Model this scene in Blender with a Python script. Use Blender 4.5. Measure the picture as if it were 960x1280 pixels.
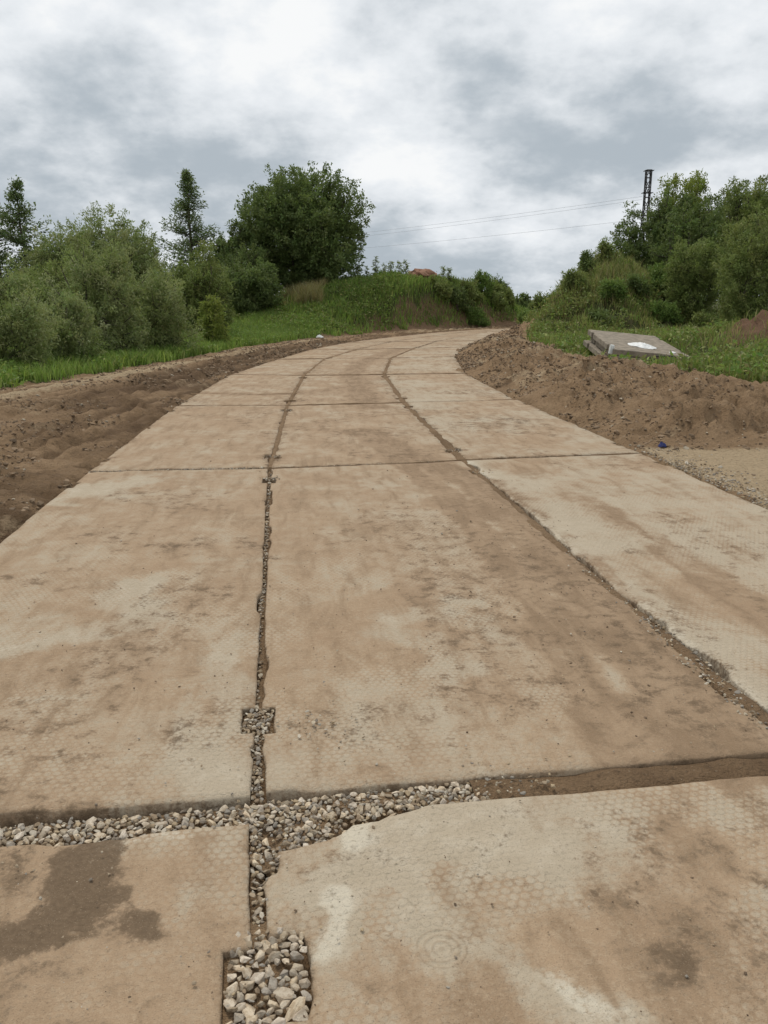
import bpy, bmesh, math, random
import numpy as np
from mathutils import Vector, Matrix
from mathutils.geometry import delaunay_2d_cdt

R = math.radians
for o in list(bpy.data.objects): bpy.data.objects.remove(o)
scene = bpy.context.scene
col = scene.collection
rng = np.random.default_rng(7)
random.seed(7)

# ------------------------------------------------------------------ camera
cam = bpy.data.cameras.new('camera')
cam.sensor_fit = 'VERTICAL'; cam.sensor_height = 32.0; cam.lens = 1035 / 1280 * 32
cam.clip_start = 0.05; cam.clip_end = 6000
camo = bpy.data.objects.new('camera', cam); col.objects.link(camo)
camo.location = (0, 0, 1.7); camo.rotation_euler = (R(90 - 14.4), 0, 0)
scene.camera = camo
scene.render.resolution_x = 768; scene.render.resolution_y = 1024

# ------------------------------------------------------------------ node helper
class NT:
    def __init__(s, tree): s.t = tree; s.t.nodes.clear()
    def n(s, typ, **kw):
        nd = s.t.nodes.new(typ)
        for k, v in kw.items():
            if k.startswith('i_'):
                key = k[2:]
                key = int(key) if key.isdigit() else key.replace('_', ' ')
                s.set(nd, key, v)
            else: setattr(nd, k, v)
        return nd
    def set(s, nd, key, v):
        sock = nd.inputs[key]
        if isinstance(v, bpy.types.NodeSocket): s.t.links.new(v, sock)
        elif isinstance(v, bpy.types.Node): s.t.links.new(v.outputs[0], sock)
        else:
            if isinstance(v, tuple) and len(v) == 3 and sock.type == 'RGBA': v = (*v, 1)
            sock.default_value = v
    def math(s, op, a, b=None, c=None, clamp=False):
        nd = s.n('ShaderNodeMath', operation=op, use_clamp=clamp)
        for i, v in enumerate((a, b, c)):
            if v is not None: s.set(nd, i, v)
        return nd.outputs[0]
    def mix(s, f, a, b, blend='MIX'):
        nd = s.n('ShaderNodeMix', data_type='RGBA', blend_type=blend)
        s.set(nd, 0, f); s.set(nd, 6, a); s.set(nd, 7, b)
        return nd.outputs[2]
    def noise(s, vec, scale, detail=4, rough=.55, dist=0.):
        nd = s.n('ShaderNodeTexNoise'); nd.inputs['Scale'].default_value = scale
        nd.inputs['Detail'].default_value = detail; nd.inputs['Roughness'].default_value = rough
        nd.inputs['Distortion'].default_value = dist
        if vec is not None: s.set(nd, 'Vector', vec)
        return nd.outputs[0]
    def nn(s, *a, **k):
        return s.ramp(s.noise(*a, **k), .28, .72, smooth=False)
    def ramp(s, v, a, b, lo=0., hi=1., smooth=True):
        nd = s.n('ShaderNodeMapRange', interpolation_type='SMOOTHSTEP' if smooth else 'LINEAR')
        for i, x in enumerate((v, a, b, lo, hi)): s.set(nd, i, x)
        return nd.outputs[0]

# ------------------------------------------------------------------ sky and sun
world = bpy.data.worlds.new('World'); scene.world = world; world.use_nodes = True
SUN_EL, SUN_AZ = 56, -25          # azimuth: degrees to the right of straight ahead
w = NT(world.node_tree)
sky = w.n('ShaderNodeTexSky', sky_type='NISHITA', sun_disc=False)
sky.sun_elevation = R(SUN_EL); sky.sun_rotation = R(SUN_AZ)
bg_sky = w.n('ShaderNodeBackground', i_Color=sky, i_Strength=0.10)
tc = w.n('ShaderNodeTexCoord')
sep = w.n('ShaderNodeSeparateXYZ', i_0=tc.outputs['Generated'])
zz = w.math('ADD', w.math('MAXIMUM', sep.outputs[2], 0.0), 0.42)
cmb = w.n('ShaderNodeCombineXYZ', i_0=w.math('DIVIDE', sep.outputs[0], zz), i_1=w.math('DIVIDE', sep.outputs[1], zz), i_2=2.3)
pv = cmb.outputs[0]
big = w.ramp(w.noise(pv, 2.1, 2, .45, .0), .3, .7, smooth=False)
med = w.ramp(w.noise(pv, 4.6, 8, .6, .0), .32, .68, smooth=False)
fine = w.ramp(w.noise(pv, 14.0, 6, .55, .0), .3, .7, smooth=False)
d = w.math('ADD', w.math('MULTIPLY', big, .50), w.math('MULTIPLY', med, .37))
d = w.math('ADD', d, w.math('MULTIPLY', fine, .13))
lum = w.ramp(d, .30, .82)
ccol = w.mix(lum, (.66, .685, .71), (.345, .39, .43))
ccol = w.mix(w.ramp(d, .38, .20), ccol, (.74, .75, .755))
bg_cl = w.n('ShaderNodeBackground', i_Color=ccol, i_Strength=1.0)
gap = w.ramp(w.noise(pv, 1.7, 4, .5), .22, .32)
mx = w.n('ShaderNodeMixShader', i_0=gap, i_1=bg_sky, i_2=bg_cl)
w.n('ShaderNodeOutputWorld', i_0=mx)

sun = bpy.data.lights.new('sun', 'SUN'); sun.energy = 1.5; sun.angle = R(14); sun.color = (1, .94, .85)
suno = bpy.data.objects.new('sun', sun); col.objects.link(suno)
sd = Vector((math.sin(R(SUN_AZ)) * math.cos(R(SUN_EL)), math.cos(R(SUN_AZ)) * math.cos(R(SUN_EL)), math.sin(R(SUN_EL))))
suno.rotation_euler = sd.to_track_quat('Z', 'Y').to_euler(); suno.location = (0, 0, 40)
scene.view_settings.view_transform = 'Standard'; scene.view_settings.look = 'None'
scene.view_settings.exposure = 0.34; scene.view_settings.gamma = 1.0

# ------------------------------------------------------------------ numpy noise
def _h(ix, iy, s):
    n = (ix * 374761393 + iy * 668265263 + s * 1442695041) & 0xffffffff
    n = ((n ^ (n >> 13)) * 1274126177) & 0xffffffff
    return ((n ^ (n >> 16)) & 0xffff) / 65535.0
def vn(x, y, s=0):
    x = np.asarray(x, float); y = np.asarray(y, float)
    ix = np.floor(x).astype(np.int64); iy = np.floor(y).astype(np.int64)
    fx = x - ix; fy = y - iy
    fx = fx * fx * fx * (fx * (fx * 6 - 15) + 10); fy = fy * fy * fy * (fy * (fy * 6 - 15) + 10)
    a = _h(ix, iy, s); b = _h(ix + 1, iy, s); c = _h(ix, iy + 1, s); d = _h(ix + 1, iy + 1, s)
    return (a + (b - a) * fx) * (1 - fy) + (c + (d - c) * fx) * fy
def fbm(x, y, o=4, s=0, g=.5):
    t = 0; a = 1.; n = 0
    for i in range(o):
        c_, s_ = math.cos(i * 1.1 + .4), math.sin(i * 1.1 + .4)
        t = t + a * vn((x * c_ - y * s_) * 2 ** i + 17.3 * i, (x * s_ + y * c_) * 2 ** i, s + i); n += a; a *= g
    return t / n
def sst(v, a, b):
    t = np.clip((v - a) / (b - a), 0, 1); return t * t * (3 - 2 * t)
def sdist(x, y, poly):
    """signed distance to an open polyline, positive on its left"""
    best = np.full(np.shape(x), 1e18); sg = np.ones(np.shape(x))
    for (ax, ay), (bx, by) in zip(poly[:-1], poly[1:]):
        dx, dy = bx - ax, by - ay; L = dx * dx + dy * dy
        t = np.clip(((x - ax) * dx + (y - ay) * dy) / L, 0, 1)
        ex = x - (ax + t * dx); ey = y - (ay + t * dy); dd = ex * ex + ey * ey
        cr = dx * (y - ay) - dy * (x - ax)
        m = dd < best - 1e-12
        best = np.where(m, dd, best); sg = np.where(m, np.sign(cr), sg)
    return np.sqrt(best) * sg
def pdist(x, y, poly):
    """distance to a polyline and the interpolated third value at the nearest point"""
    best = np.full(np.shape(x), 1e18); val = np.zeros(np.shape(x))
    for (ax, ay, av), (bx, by, bv) in zip(poly[:-1], poly[1:]):
        dx, dy = bx - ax, by - ay; L = dx * dx + dy * dy
        t = np.clip(((x - ax) * dx + (y - ay) * dy) / L, 0, 1)
        dd = (x - ax - t * dx) ** 2 + (y - ay - t * dy) ** 2
        m = dd < best; best = np.where(m, dd, best); val = np.where(m, av + (bv - av) * t, val)
    return np.sqrt(best), val

# ------------------------------------------------------------------ mesh helpers
def mesh_np(name, v, f, mat=None, smooth=False, colors=None, cname='m', uv=None):
    """v (n,3), f (k,3 or 4) arrays -> mesh"""
    v = np.asarray(v, np.float32); f = np.asarray(f, np.int32)
    me = bpy.data.meshes.new(name)
    k = f.shape[1]
    me.vertices.add(len(v)); me.vertices.foreach_set('co', v.ravel())
    me.loops.add(f.size); me.loops.foreach_set('vertex_index', f.ravel())
    me.polygons.add(len(f))
    me.polygons.foreach_set('loop_start', np.arange(0, f.size, k, dtype=np.int32))
    me.polygons.foreach_set('use_smooth', np.full(len(f), smooth, dtype=bool))
    me.update(calc_edges=True)
    if colors is not None:
        a = me.attributes.new(cname, 'FLOAT_COLOR', 'POINT')
        c = np.ones((len(v), 4), np.float32); c[:, :colors.shape[1]] = colors
        a.data.foreach_set('color', c.ravel())
    if uv is not None:
        l = me.uv_layers.new(name='UVMap')
        l.data.foreach_set('uv', np.asarray(uv, np.float32)[f.ravel()].ravel())
    if mat: me.materials.append(mat)
    return me
def link(name, me, parent=None, loc=None):
    o = bpy.data.objects.new(name, me); col.objects.link(o)
    if parent is not None: o.parent = parent
    if loc is not None: o.location = loc
    return o
def tag(o, label=None, cat=None, group=None, kind=None):
    if label: o['label'] = label
    if cat: o['category'] = cat
    if group: o['group'] = group
    if kind: o['kind'] = kind
    return o
def tubes(paths, sides=6):
    """paths: list of (points (n,3), radii (n)) -> verts, quads"""
    V = []; Fq = []; off = 0
    ang = np.arange(sides) * 2 * math.pi / sides
    for pts, rad in paths:
        pts = np.asarray(pts, float); n = len(pts)
        tg = np.gradient(pts, axis=0); tg /= np.linalg.norm(tg, axis=1)[:, None] + 1e-9
        ref = np.where(np.abs(tg[:, 2:3]) > .9, np.array([[1., 0, 0]]), np.array([[0, 0, 1.]]))
        a = np.cross(tg, ref); a /= np.linalg.norm(a, axis=1)[:, None] + 1e-9
        b = np.cross(tg, a)
        ring = pts[:, None, :] + np.asarray(rad)[:, None, None] * (a[:, None, :] * np.cos(ang)[None, :, None] + b[:, None, :] * np.sin(ang)[None, :, None])
        V.append(ring.reshape(-1, 3))
        i = np.arange(n - 1)[:, None] * sides + np.arange(sides)[None, :]
        j = np.arange(n - 1)[:, None] * sides + (np.arange(sides)[None, :] + 1) % sides
        Fq.append((np.stack([i, j, j + sides, i + sides], -1) + off).reshape(-1, 4)); off += n * sides
    return np.concatenate(V), np.concatenate(Fq)

# ------------------------------------------------------------------ materials
def new_mat(name):
    m = bpy.data.materials.new(name); m.use_nodes = True
    return m, NT(m.node_tree)
def finish(t, colr, rough=.9, bump=None, bstr=.5, bdist=.02, spec=.25):
    p = t.n('ShaderNodeBsdfPrincipled', i_Base_Color=colr, i_Roughness=rough)
    t.set(p, 'Specular IOR Level', spec)
    if bump is not None:
        b = t.n('ShaderNodeBump', i_Height=bump, i_Strength=bstr, i_Distance=bdist)
        t.set(p, 'Normal', b.outputs[0])
    t.n('ShaderNodeOutputMaterial', i_0=p)
    return p

def mat_slab():
    m, t = new_mat('dusty_concrete')
    uv = t.n('ShaderNodeUVMap').outputs[0]
    pos = t.n('ShaderNodeNewGeometry').outputs['Position']
    at = t.n('ShaderNodeAttribute', attribute_name='m')
    sp = t.n('ShaderNodeSeparateColor', i_0=at.outputs['Color'])
    dirt, damp_dark, pale = sp.outputs
    # raised oval studs of the slab surface, set in staggered rows
    wob = t.n('ShaderNodeVectorMath', operation='MULTIPLY_ADD')
    nz = t.n('ShaderNodeTexNoise', i_Vector=uv, i_Scale=9.0)
    t.set(wob, 0, nz.outputs['Color']); wob.inputs[1].default_value = (.012,) * 3; t.set(wob, 2, uv)
    su = t.n('ShaderNodeSeparateXYZ', i_0=wob.outputs[0])
    u_, v_ = su.outputs[0], su.outputs[1]
    def cosw(a, b):
        return t.math('COSINE', t.math('ADD', t.math('MULTIPLY', u_, a), t.math('MULTIPLY', v_, b)))
    k2 = 2 * math.pi / .029; k1 = k2 * .84
    h = t.math('ADD', t.math('ADD', cosw(k1, k2 * .5), cosw(k1, -k2 * .5)), cosw(0, k2))
    h = t.ramp(h, -1.5, .2)
    wear = t.ramp(t.noise(pos, 1.3, 5, .6, .5), .40, .62)
    n1 = t.nn(pos, 1.7, 6, .62, .4); n2 = t.nn(pos, 9, 6, .65, .2); n3 = t.nn(pos, 55, 4, .65); n4 = t.nn(pos, 240, 2, .6)
    st = t.n('ShaderNodeMapping', i_Vector=uv); st.inputs['Scale'].default_value = (4.5, 1, 1); st.inputs['Rotation'].default_value = (0, 0, .06)
    n5 = t.nn(st.outputs[0], 1.6, 6, .62, .5)
    x = t.math('MULTIPLY_ADD', t.math('SUBTRACT', n1, .5), .55, dirt)
    x = t.math('MULTIPLY_ADD', t.math('SUBTRACT', n2, .5), .42, x)
    x = t.math('MULTIPLY_ADD', t.math('SUBTRACT', n5, .5), .45, x)
    x = t.math('MULTIPLY_ADD', t.math('SUBTRACT', n3, .5), .30, x)
    lay = t.ramp(x, .1, .85)                                    # thickness of the dirt film
    x2 = t.math('MULTIPLY_ADD', t.math('SUBTRACT', h, .6), t.math('MULTIPLY_ADD', wear, -.22, -.05), x)
    fac = t.ramp(x2, .1, .75)
    conc = t.mix(n2, (.405, .335, .242), (.47, .395, .295))
    conc = t.mix(t.ramp(t.math('MULTIPLY_ADD', t.math('SUBTRACT', n2, .5), .7, pale), .2, .95), conc, (.545, .485, .38))
    conc = t.mix(t.ramp(n3, .65, .95, 0, .6), conc, (.29, .25, .18))
    d1 = t.mix(n1, (.408, .294, .190), (.325, .224, .140))
    d1 = t.mix(t.ramp(n5, .4, .95, 0, .8), d1, (.25, .172, .105))
    d1 = t.mix(t.ramp(n2, .5, 1., 0, .5), d1, (.27, .19, .118))
    d1 = t.mix(t.ramp(n3, .4, .9, 0, .4), d1, (.45, .345, .235))
    tv = t.math('SINE', t.math('ADD', t.math('MULTIPLY', v_, 75.), t.math('MULTIPLY', t.math('ABSOLUTE', t.math('SUBTRACT', t.math('FRACT', t.math('MULTIPLY', u_, 3.1)), .5)), 16.)))
    tread = t.math('MULTIPLY', t.ramp(tv, -.1, .6), t.math('MULTIPLY', at.outputs['Alpha'], t.ramp(n2, .25, .7)))
    d1 = t.mix(t.math('MULTIPLY', tread, .42), d1, (.205, .142, .088))
    d1 = t.mix(t.math('MULTIPLY', at.outputs['Alpha'], t.ramp(n5, .1, .8, .25, .7)), d1, (.225, .152, .092))
    c = t.mix(fac, conc, d1)
    xd = t.math('MULTIPLY_ADD', t.math('SUBTRACT', n2, .5), .8, damp_dark)
    xd = t.math('MULTIPLY_ADD', t.math('SUBTRACT', n1, .5), .25, xd)
    xd = t.math('MULTIPLY_ADD', t.math('SUBTRACT', n3, .5), .55, xd)
    c = t.mix(t.ramp(xd, .22, .8, 0, .85), c, t.mix(n3, (.085, .058, .036), (.15, .103, .063)))
    c = t.mix(t.ramp(n4, .68, 1., 0, .65), c, (.16, .118, .08))
    c = t.mix(t.ramp(n4, .25, .0, 0, .35), c, (.52, .43, .31))
    # concentric ring pressed into the front slab
    dv = t.n('ShaderNodeVectorMath', operation='DISTANCE'); t.set(dv, 0, pos); dv.inputs[1].default_value = (.155, 1.87, 0)
    ds = t.math('MULTIPLY_ADD', t.math('SUBTRACT', n2, .5), .008, dv.outputs['Value'])
    rim = t.math('MULTIPLY', t.ramp(ds, .078, .066), t.ramp(t.noise(pos, 14, 3), .30, .46))
    ring = t.math('MULTIPLY', t.math('SINE', t.math('MULTIPLY', ds, 300)), rim)
    c = t.mix(t.math('MULTIPLY', t.ramp(ring, .2, .8), .28), c, (.24, .17, .105))
    c = t.mix(t.math('MULTIPLY', t.ramp(ring, -.2, -.9), .22), c, (.46, .37, .26))
    hb = t.math('MULTIPLY', h, t.math('SUBTRACT', 1.0, t.math('MULTIPLY', lay, .93)))
    hb = t.math('MULTIPLY', t.math('MULTIPLY', hb, t.math('MULTIPLY_ADD', wear, .8, .25)), t.math('SUBTRACT', 1.0, rim))
    hh = t.math('MULTIPLY_ADD', lay, .25, t.math('MULTIPLY', hb, .30))
    hh = t.math('MULTIPLY_ADD', n3, .35, hh)
    hh = t.math('MULTIPLY_ADD', n4, .12, hh)
    hh = t.math('MULTIPLY_ADD', n2, .5, hh)
    hh = t.math('MULTIPLY_ADD', ring, .14, hh)
    hh = t.math('MULTIPLY_ADD', tread, -.12, hh)
    finish(t, c, .93, hh, .75, .012, .15)
    return m

def mat_soil(name='soil', attr=True):
    m, t = new_mat(name)
    pos = t.n('ShaderNodeNewGeometry').outputs['Position']
    n1 = t.nn(pos, .8, 6, .6, .3); n2 = t.nn(pos, 4, 7, .68, .3); n3 = t.nn(pos, 22, 5, .7); n4 = t.nn(pos, 100, 3, .6)
    dry = t.mix(n2, (.245, .158, .088), (.375, .255, .15))
    wet = t.mix(n2, (.108, .067, .037), (.195, .124, .07))
    if attr:
        at = t.n('ShaderNodeAttribute', attribute_name='m')
        sp = t.n('ShaderNodeSeparateColor', i_0=at.outputs['Color'])
        veg, sand, damp_dark = sp.outputs
        red = at.outputs['Alpha']
        xd = t.math('MULTIPLY_ADD', t.math('SUBTRACT', n1, .5), .45, damp_dark)
        xd = t.math('MULTIPLY_ADD', t.math('SUBTRACT', n2, .5), .4, xd)
        c = t.mix(t.ramp(xd, .2, .8), dry, wet)
        c = t.mix(red, c, t.mix(n2, (.20, .115, .07), (.13, .08, .05)))
        xs = t.math('MULTIPLY_ADD', t.math('SUBTRACT', n2, .5), .45, sand)
        c = t.mix(t.ramp(xs, .3, .75), c, t.mix(n3, (.53, .41, .265), (.41, .30, .18)))
        xv = t.math('MULTIPLY_ADD', t.math('SUBTRACT', n3, .5), .35, veg)
        c = t.mix(t.ramp(xv, .3, .7), c, t.mix(n2, (.05, .075, .022), (.09, .075, .035)))
    else:
        c = t.mix(t.ramp(n1, .3, .7), wet, dry)
    c = t.mix(t.ramp(n3, .6, .95, 0, .6), c, (.075, .05, .032))
    c = t.mix(t.ramp(n4, .85, 1., 0, .6), c, (.40, .33, .24))
    hh = t.math('MULTIPLY_ADD', n3, .45, n2); hh = t.math('MULTIPLY_ADD', n4, .15, hh)
    finish(t, c, .95, hh, 1.0, .05, .12)
    return m

def mat_plain(name, c1, c2, scale=8, rough=.9, bstr=.4, bdist=.01, rnd=0.):
    m, t = new_mat(name)
    co = t.n('ShaderNodeTexCoord').outputs['Object']
    n1 = t.nn(co, scale, 5, .6); n2 = t.nn(co, scale * 6, 4, .65)
    c = t.mix(t.ramp(n1, .3, .7), c1, c2)
    if rnd:
        oi = t.n('ShaderNodeObjectInfo')
        h = t.n('ShaderNodeHueSaturation', i_Color=c)
        t.set(h, 'Value', t.math('MULTIPLY_ADD', oi.outputs['Random'], rnd, 1 - rnd * .5)); t.set(h, 'Saturation', t.math('MULTIPLY_ADD', t.math('FRACT', t.math('MULTIPLY', oi.outputs['Random'], 7.3)), -.35, 1.05))
        c = h.outputs[0]
    finish(t, c, rough, t.math('MULTIPLY_ADD', n2, .4, n1), bstr, bdist)
    return m

def mat_leaf(name, trans=.35):
    m, t = new_mat(name)
    at = t.n('ShaderNodeAttribute', attribute_name='m').outputs['Color']
    df = t.n('ShaderNodeBsdfPrincipled', i_Base_Color=at, i_Roughness=.6)
    t.set(df, 'Specular IOR Level', .3)
    tr = t.n('ShaderNodeBsdfTranslucent', i_Color=t.mix(.35, at, (.20, .27, .04)))
    mxs = t.n('ShaderNodeMixShader', i_0=trans, i_1=df, i_2=tr)
    t.n('ShaderNodeOutputMaterial', i_0=mxs)
    return m

def mat_stone_vc():
    m, t = new_mat('gravel_mix')
    at = t.n('ShaderNodeAttribute', attribute_name='m').outputs['Color']
    pos = t.n('ShaderNodeNewGeometry').outputs['Position']
    n = t.noise(pos, 90, 4, .6)
    finish(t, t.mix(t.ramp(n, .35, .7, 0, .5), at, t.mix(.5, at, (.2, .14, .09))), .9, n, .4, .005)
    return m

M_slab = mat_slab(); M_soil = mat_soil(); M_fill = mat_soil('soil_fill', True)
M_bark = mat_plain('bark', (.075, .062, .048), (.13, .11, .085), 14)
M_leaf = mat_leaf('foliage'); M_grass = mat_leaf('grass_blades', .45)
M_stone = mat_plain('crushed_stone', (.55, .455, .33), (.41, .315, .21), 1.3, .9, .35, .15, rnd=.7)
M_gravel = mat_stone_vc()
M_oldconc = mat_plain('weathered_concrete', (.195, .165, .125), (.285, .24, .185), 5, .92, .5, .01)
M_white = mat_plain('white_plastic', (.78, .78, .76), (.66, .66, .63), 12, .5, .3, .01)
M_blue = mat_plain('blue_plastic', (.025, .035, .16), (.015, .022, .09), 20, .5, .3, .01)
M_steel = mat_plain('dark_steel', (.035, .035, .037), (.06, .055, .05), 6, .6, .2, .01)
M_wire = mat_plain('aluminium_wire', (.24, .24, .245), (.3, .3, .3), 2, .5, .1, .01)
M_clay = mat_plain('red_clay', (.24, .12, .075), (.33, .19, .125), 3, .95, .8, .05)

# ------------------------------------------------------------------ road lay-out: joints across the road, each (outer left, left joint, right joint, outer right)
ROWS = [[(-1.62, -3.5), (.50, -3.2), (2.48, -2.87), (4.4, -2.57)],
        [(-2.47, 2.21), (-.445, 2.51), (1.64, 2.83), (3.58, 3.13)],
        [(-3.03, 8.25), (-1.19, 8.46), (.87, 8.89), (2.95, 9.33)],
        [(-3.44, 13.65), (-1.6, 13.72), (.34, 14.12), (2.35, 14.5)],
        [(-3.62, 19.5), (-1.86, 19.35), (0, 19.55), (1.95, 19.9)],
        [(-3.15, 24.7), (-1.75, 24.8), (.2, 25.1), (2.2, 25.9)],
        [(-2.6, 29.4), (-.95, 29.6), (1.1, 30.3), (2.95, 31)],
        [(-1.5, 34.4), (.3, 35), (2.2, 35.4), (4.1, 35.9)],
        [(.5, 39.8), (2.2, 40.3), (3.9, 40.6), (5.5, 41)],
        [(3.0, 45.6), (4.3, 45.8), (5.6, 45.9), (6.9, 46)],
        [(6.2, 50.3), (7.3, 50), (8.4, 49.6), (9.5, 49.2)],
        [(11, 54.6), (12, 53.4), (13, 52.2), (14, 51)],
        [(16, 57.4), (16.8, 56), (17.6, 54.6), (18.4, 53.2)]]
PL = [(-.3, -20)] + [r[0] for r in ROWS] + [(60, 75)]
PR = [(6, -20)] + [r[3] for r in ROWS] + [(62, 68)]
PG = [(-13, -20), (-9.2, 8), (-7.47, 16.2), (-6.82, 18.75), (-6.09, 22.8), (-5.04, 29.5), (-3.7, 36.5), (-.9, 42.5), (2.0, 47.5), (5.0, 51.5), (12, 57), (60, 78)]
RIDGE = [(-8.5, 41, .25), (-5.2, 44.5, 1.15), (-2.6, 47.5, 2.15), (.2, 50.5, 2.75), (2.4, 53.0, 3.0), (5.6, 56, 2.0), (8.0, 59, .8), (10, 62, .0)]
def berm_width(y):
    return np.interp(y, [8, 12, 14.5, 19, 25, 33, 42, 52], [9, 6.0, 4.5, 3.1, 2.6, 2.1, .9, .4])

RUTS = ((.55, .09, .05), (.95, .12, .08), (1.35, .10, .06), (1.85, .14, .11), (2.25, .10, .07), (2.7, .14, .10), (3.15, .12, .08), (3.75, .14, .09), (4.2, .11, .07), (4.65, .14, .09), (5.1, .12, .08), (5.6, .14, .07), (6.1, .12, .07))
def ground(x, y):
    x = np.asarray(x, float); y = np.asarray(y, float)
    dL = sdist(x, y, PL); dR = -sdist(x, y, PR); dG = sdist(x, y, PG)
    far = sst(np.hypot(x, y), 60, 160)
    near = 1 - sst(y, 38, 60)
    nA = fbm(x * .5, y * .5, 4, 3) - .5; nB = fbm(x * 2.2, y * 2.2, 4, 11) - .5; nC = fbm(x * 6.5, y * 6.5, 3, 23, .65) - .5
    rid = 1 - np.abs(2 * fbm(x * 1.6, y * 1.6, 4, 31) - 1) * 2
    z = -0.13 + 0 * x
    # left dirt strip with wheel ruts
    eL = dL + .16 * nB * 2 + .10 * nC * 2
    up = sst(eL, -.16, .14)
    zl = .012 + .05 * nA + .09 * nB * (1.2 - .95 * sst(dL, .9, 1.8) * sst(y, 8, 12)) + .09 * nC * (.2 + 2.4 * (1 - .7 * sst(dL, 1.2, 2.2)) * fbm(x * .8, y * .8, 2, 19))
    rgl = sst(fbm(x * .9, y * .9, 3, 39), .36, .60)
    zl += rgl * (.08 * (.5 - np.abs(2 * fbm(x * 3.3, y * 3.3, 3, 59) - 1) * 1.5) + .035 * (fbm(x * 13, y * 13, 2, 37) - .5)) * (1 - .6 * sst(dL, 1.6, 2.8)) * sst(dL, .0, .25)
    wgl = -dG + .3 * (fbm(y * .2, x * 0 + 2, 2, 5) - .5)
    for c, wd, dp in RUTS:
        e = (wgl - c) / wd
        zl += sst(y, 7, 11) * (1 - sst(y, 34, 44)) * (.6 + 1.2 * fbm(y * .12, x * 0 + c * 9, 2, 6)) * sst(dL, .15, .5) * (-dp * np.exp(-e * e) + .28 * dp * np.exp(-((np.abs(e) - 1.9) / .8) ** 2))
    zl += sst(dL, .5, 1.3) * sst(y, 7, 10) * (.07 * (fbm(wgl * 3.2, y * .12, 2, 61) - .5) + .05 * (fbm(wgl * 9, y * .2, 2, 63) - .5))
    zl += .06 * sst(dL, .2, 1.0) * (1 - sst(dL, 1.4, 2.6)) * np.maximum(rid, 0) * (.5 + fbm(x, y, 2, 77))
    zl += .14 * sst(dG, .3, 2.5) + .05 * nB * sst(dG, 0, .5)
    zl += .02 * np.exp(-((dG + .25) / .35) ** 2) * (fbm(x * .9, y * .9, 3, 41)) * sst(y, 10, 16)
    z = np.where(dL > -.4, -0.13 + (zl + .13) * up, z)
    # bank of bulldozed soil and the ground behind it on the right
    eR = dR + .22 * nB * 2 + .12 * nC * 2 + .55 * nA * sst(y, 10, 13)
    upr = sst(eR, -.16, .14)
    bw = berm_width(y); south = sst(y + .25 * nB + .12 * nC, 9.45, 10.4)
    prof = sst(dR, -.1, 1.5) * (1 - .55 * sst(dR, bw - .9, bw + .5))
    rgh = .22 + 1.15 * sst(fbm(x * .7, y * .7, 3, 43), .38, .62)
    hb = .29 * (.75 + 1.4 * nA) * prof + .30 * prof * np.maximum(rid, -.2) * .6 + .24 * nB * sst(dR, 0, .6) + .17 * nC * rgh + .17 * rgh * sst(dR, .1, .7) * (.5 - np.abs(2 * fbm(x * 3.1, y * 3.1, 3, 57) - 1) * 1.6)
    hb += .12 * np.exp(-((dR - .5) / .28) ** 2) * (fbm(x * 1.3, y * 1.3, 3, 53)) * 1.3
    hb = hb * south + (1 - south) * (.0 + .03 * nA + .04 * nB + .012 * nC)
    veg = sst(dR, bw - .2, bw + .6) * sst(y, 11, 13)
    hb += .18 * sst(dR, bw, bw + 6) * south + .06 * nB * veg
    dd = np.hypot((x - 12.0) / 2.6, (y - 25.5) / 2.6); hb += .85 * (1 - sst(dd, .1, 1.25)) * (1 + .5 * nB)
    # right spoil mound
    ux = (x - 10.1) * math.cos(R(20)) - (y - 39) * math.sin(R(20)); uy = (x - 10.1) * math.sin(R(20)) + (y - 39) * math.cos(R(20))
    dm = np.hypot(ux / 4.4, uy / 7.2) + .28 * nA
    dp = np.hypot((x - 6.9) / 2.6, (y - 22.2) / 3.6); hb = hb * (1 - .95 * (1 - sst(dp, .6, 1.05)))
    hb += 2.65 * (1 - sst(dm, .05, 1.08)) * (1 + .35 * nA + .3 * nB) * sst(dR, 0, 1.2)
    hb += .55 * sst(x + .4 * (y - 40), 9, 17) * sst(y, 22, 36) * (1 - sst(y, 45, 51))
    z = np.where(dR > -.4, -0.13 + (hb + .13) * upr, z)
    # left spoil mound
    pd, pv = pdist(x, y, RIDGE)
    foot = sst(dG, -.2, 1.4)
    hm = pv * (1 - sst(pd + .9 * nA, .3, 6.0)) * (1 + .22 * nA + .15 * nB)
    z = z + hm * foot * (dL > 0)
    z = z + far * (1.5 * (fbm(x * .01, y * .01, 3, 9) - .5) - 1.0)
    return z

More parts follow.
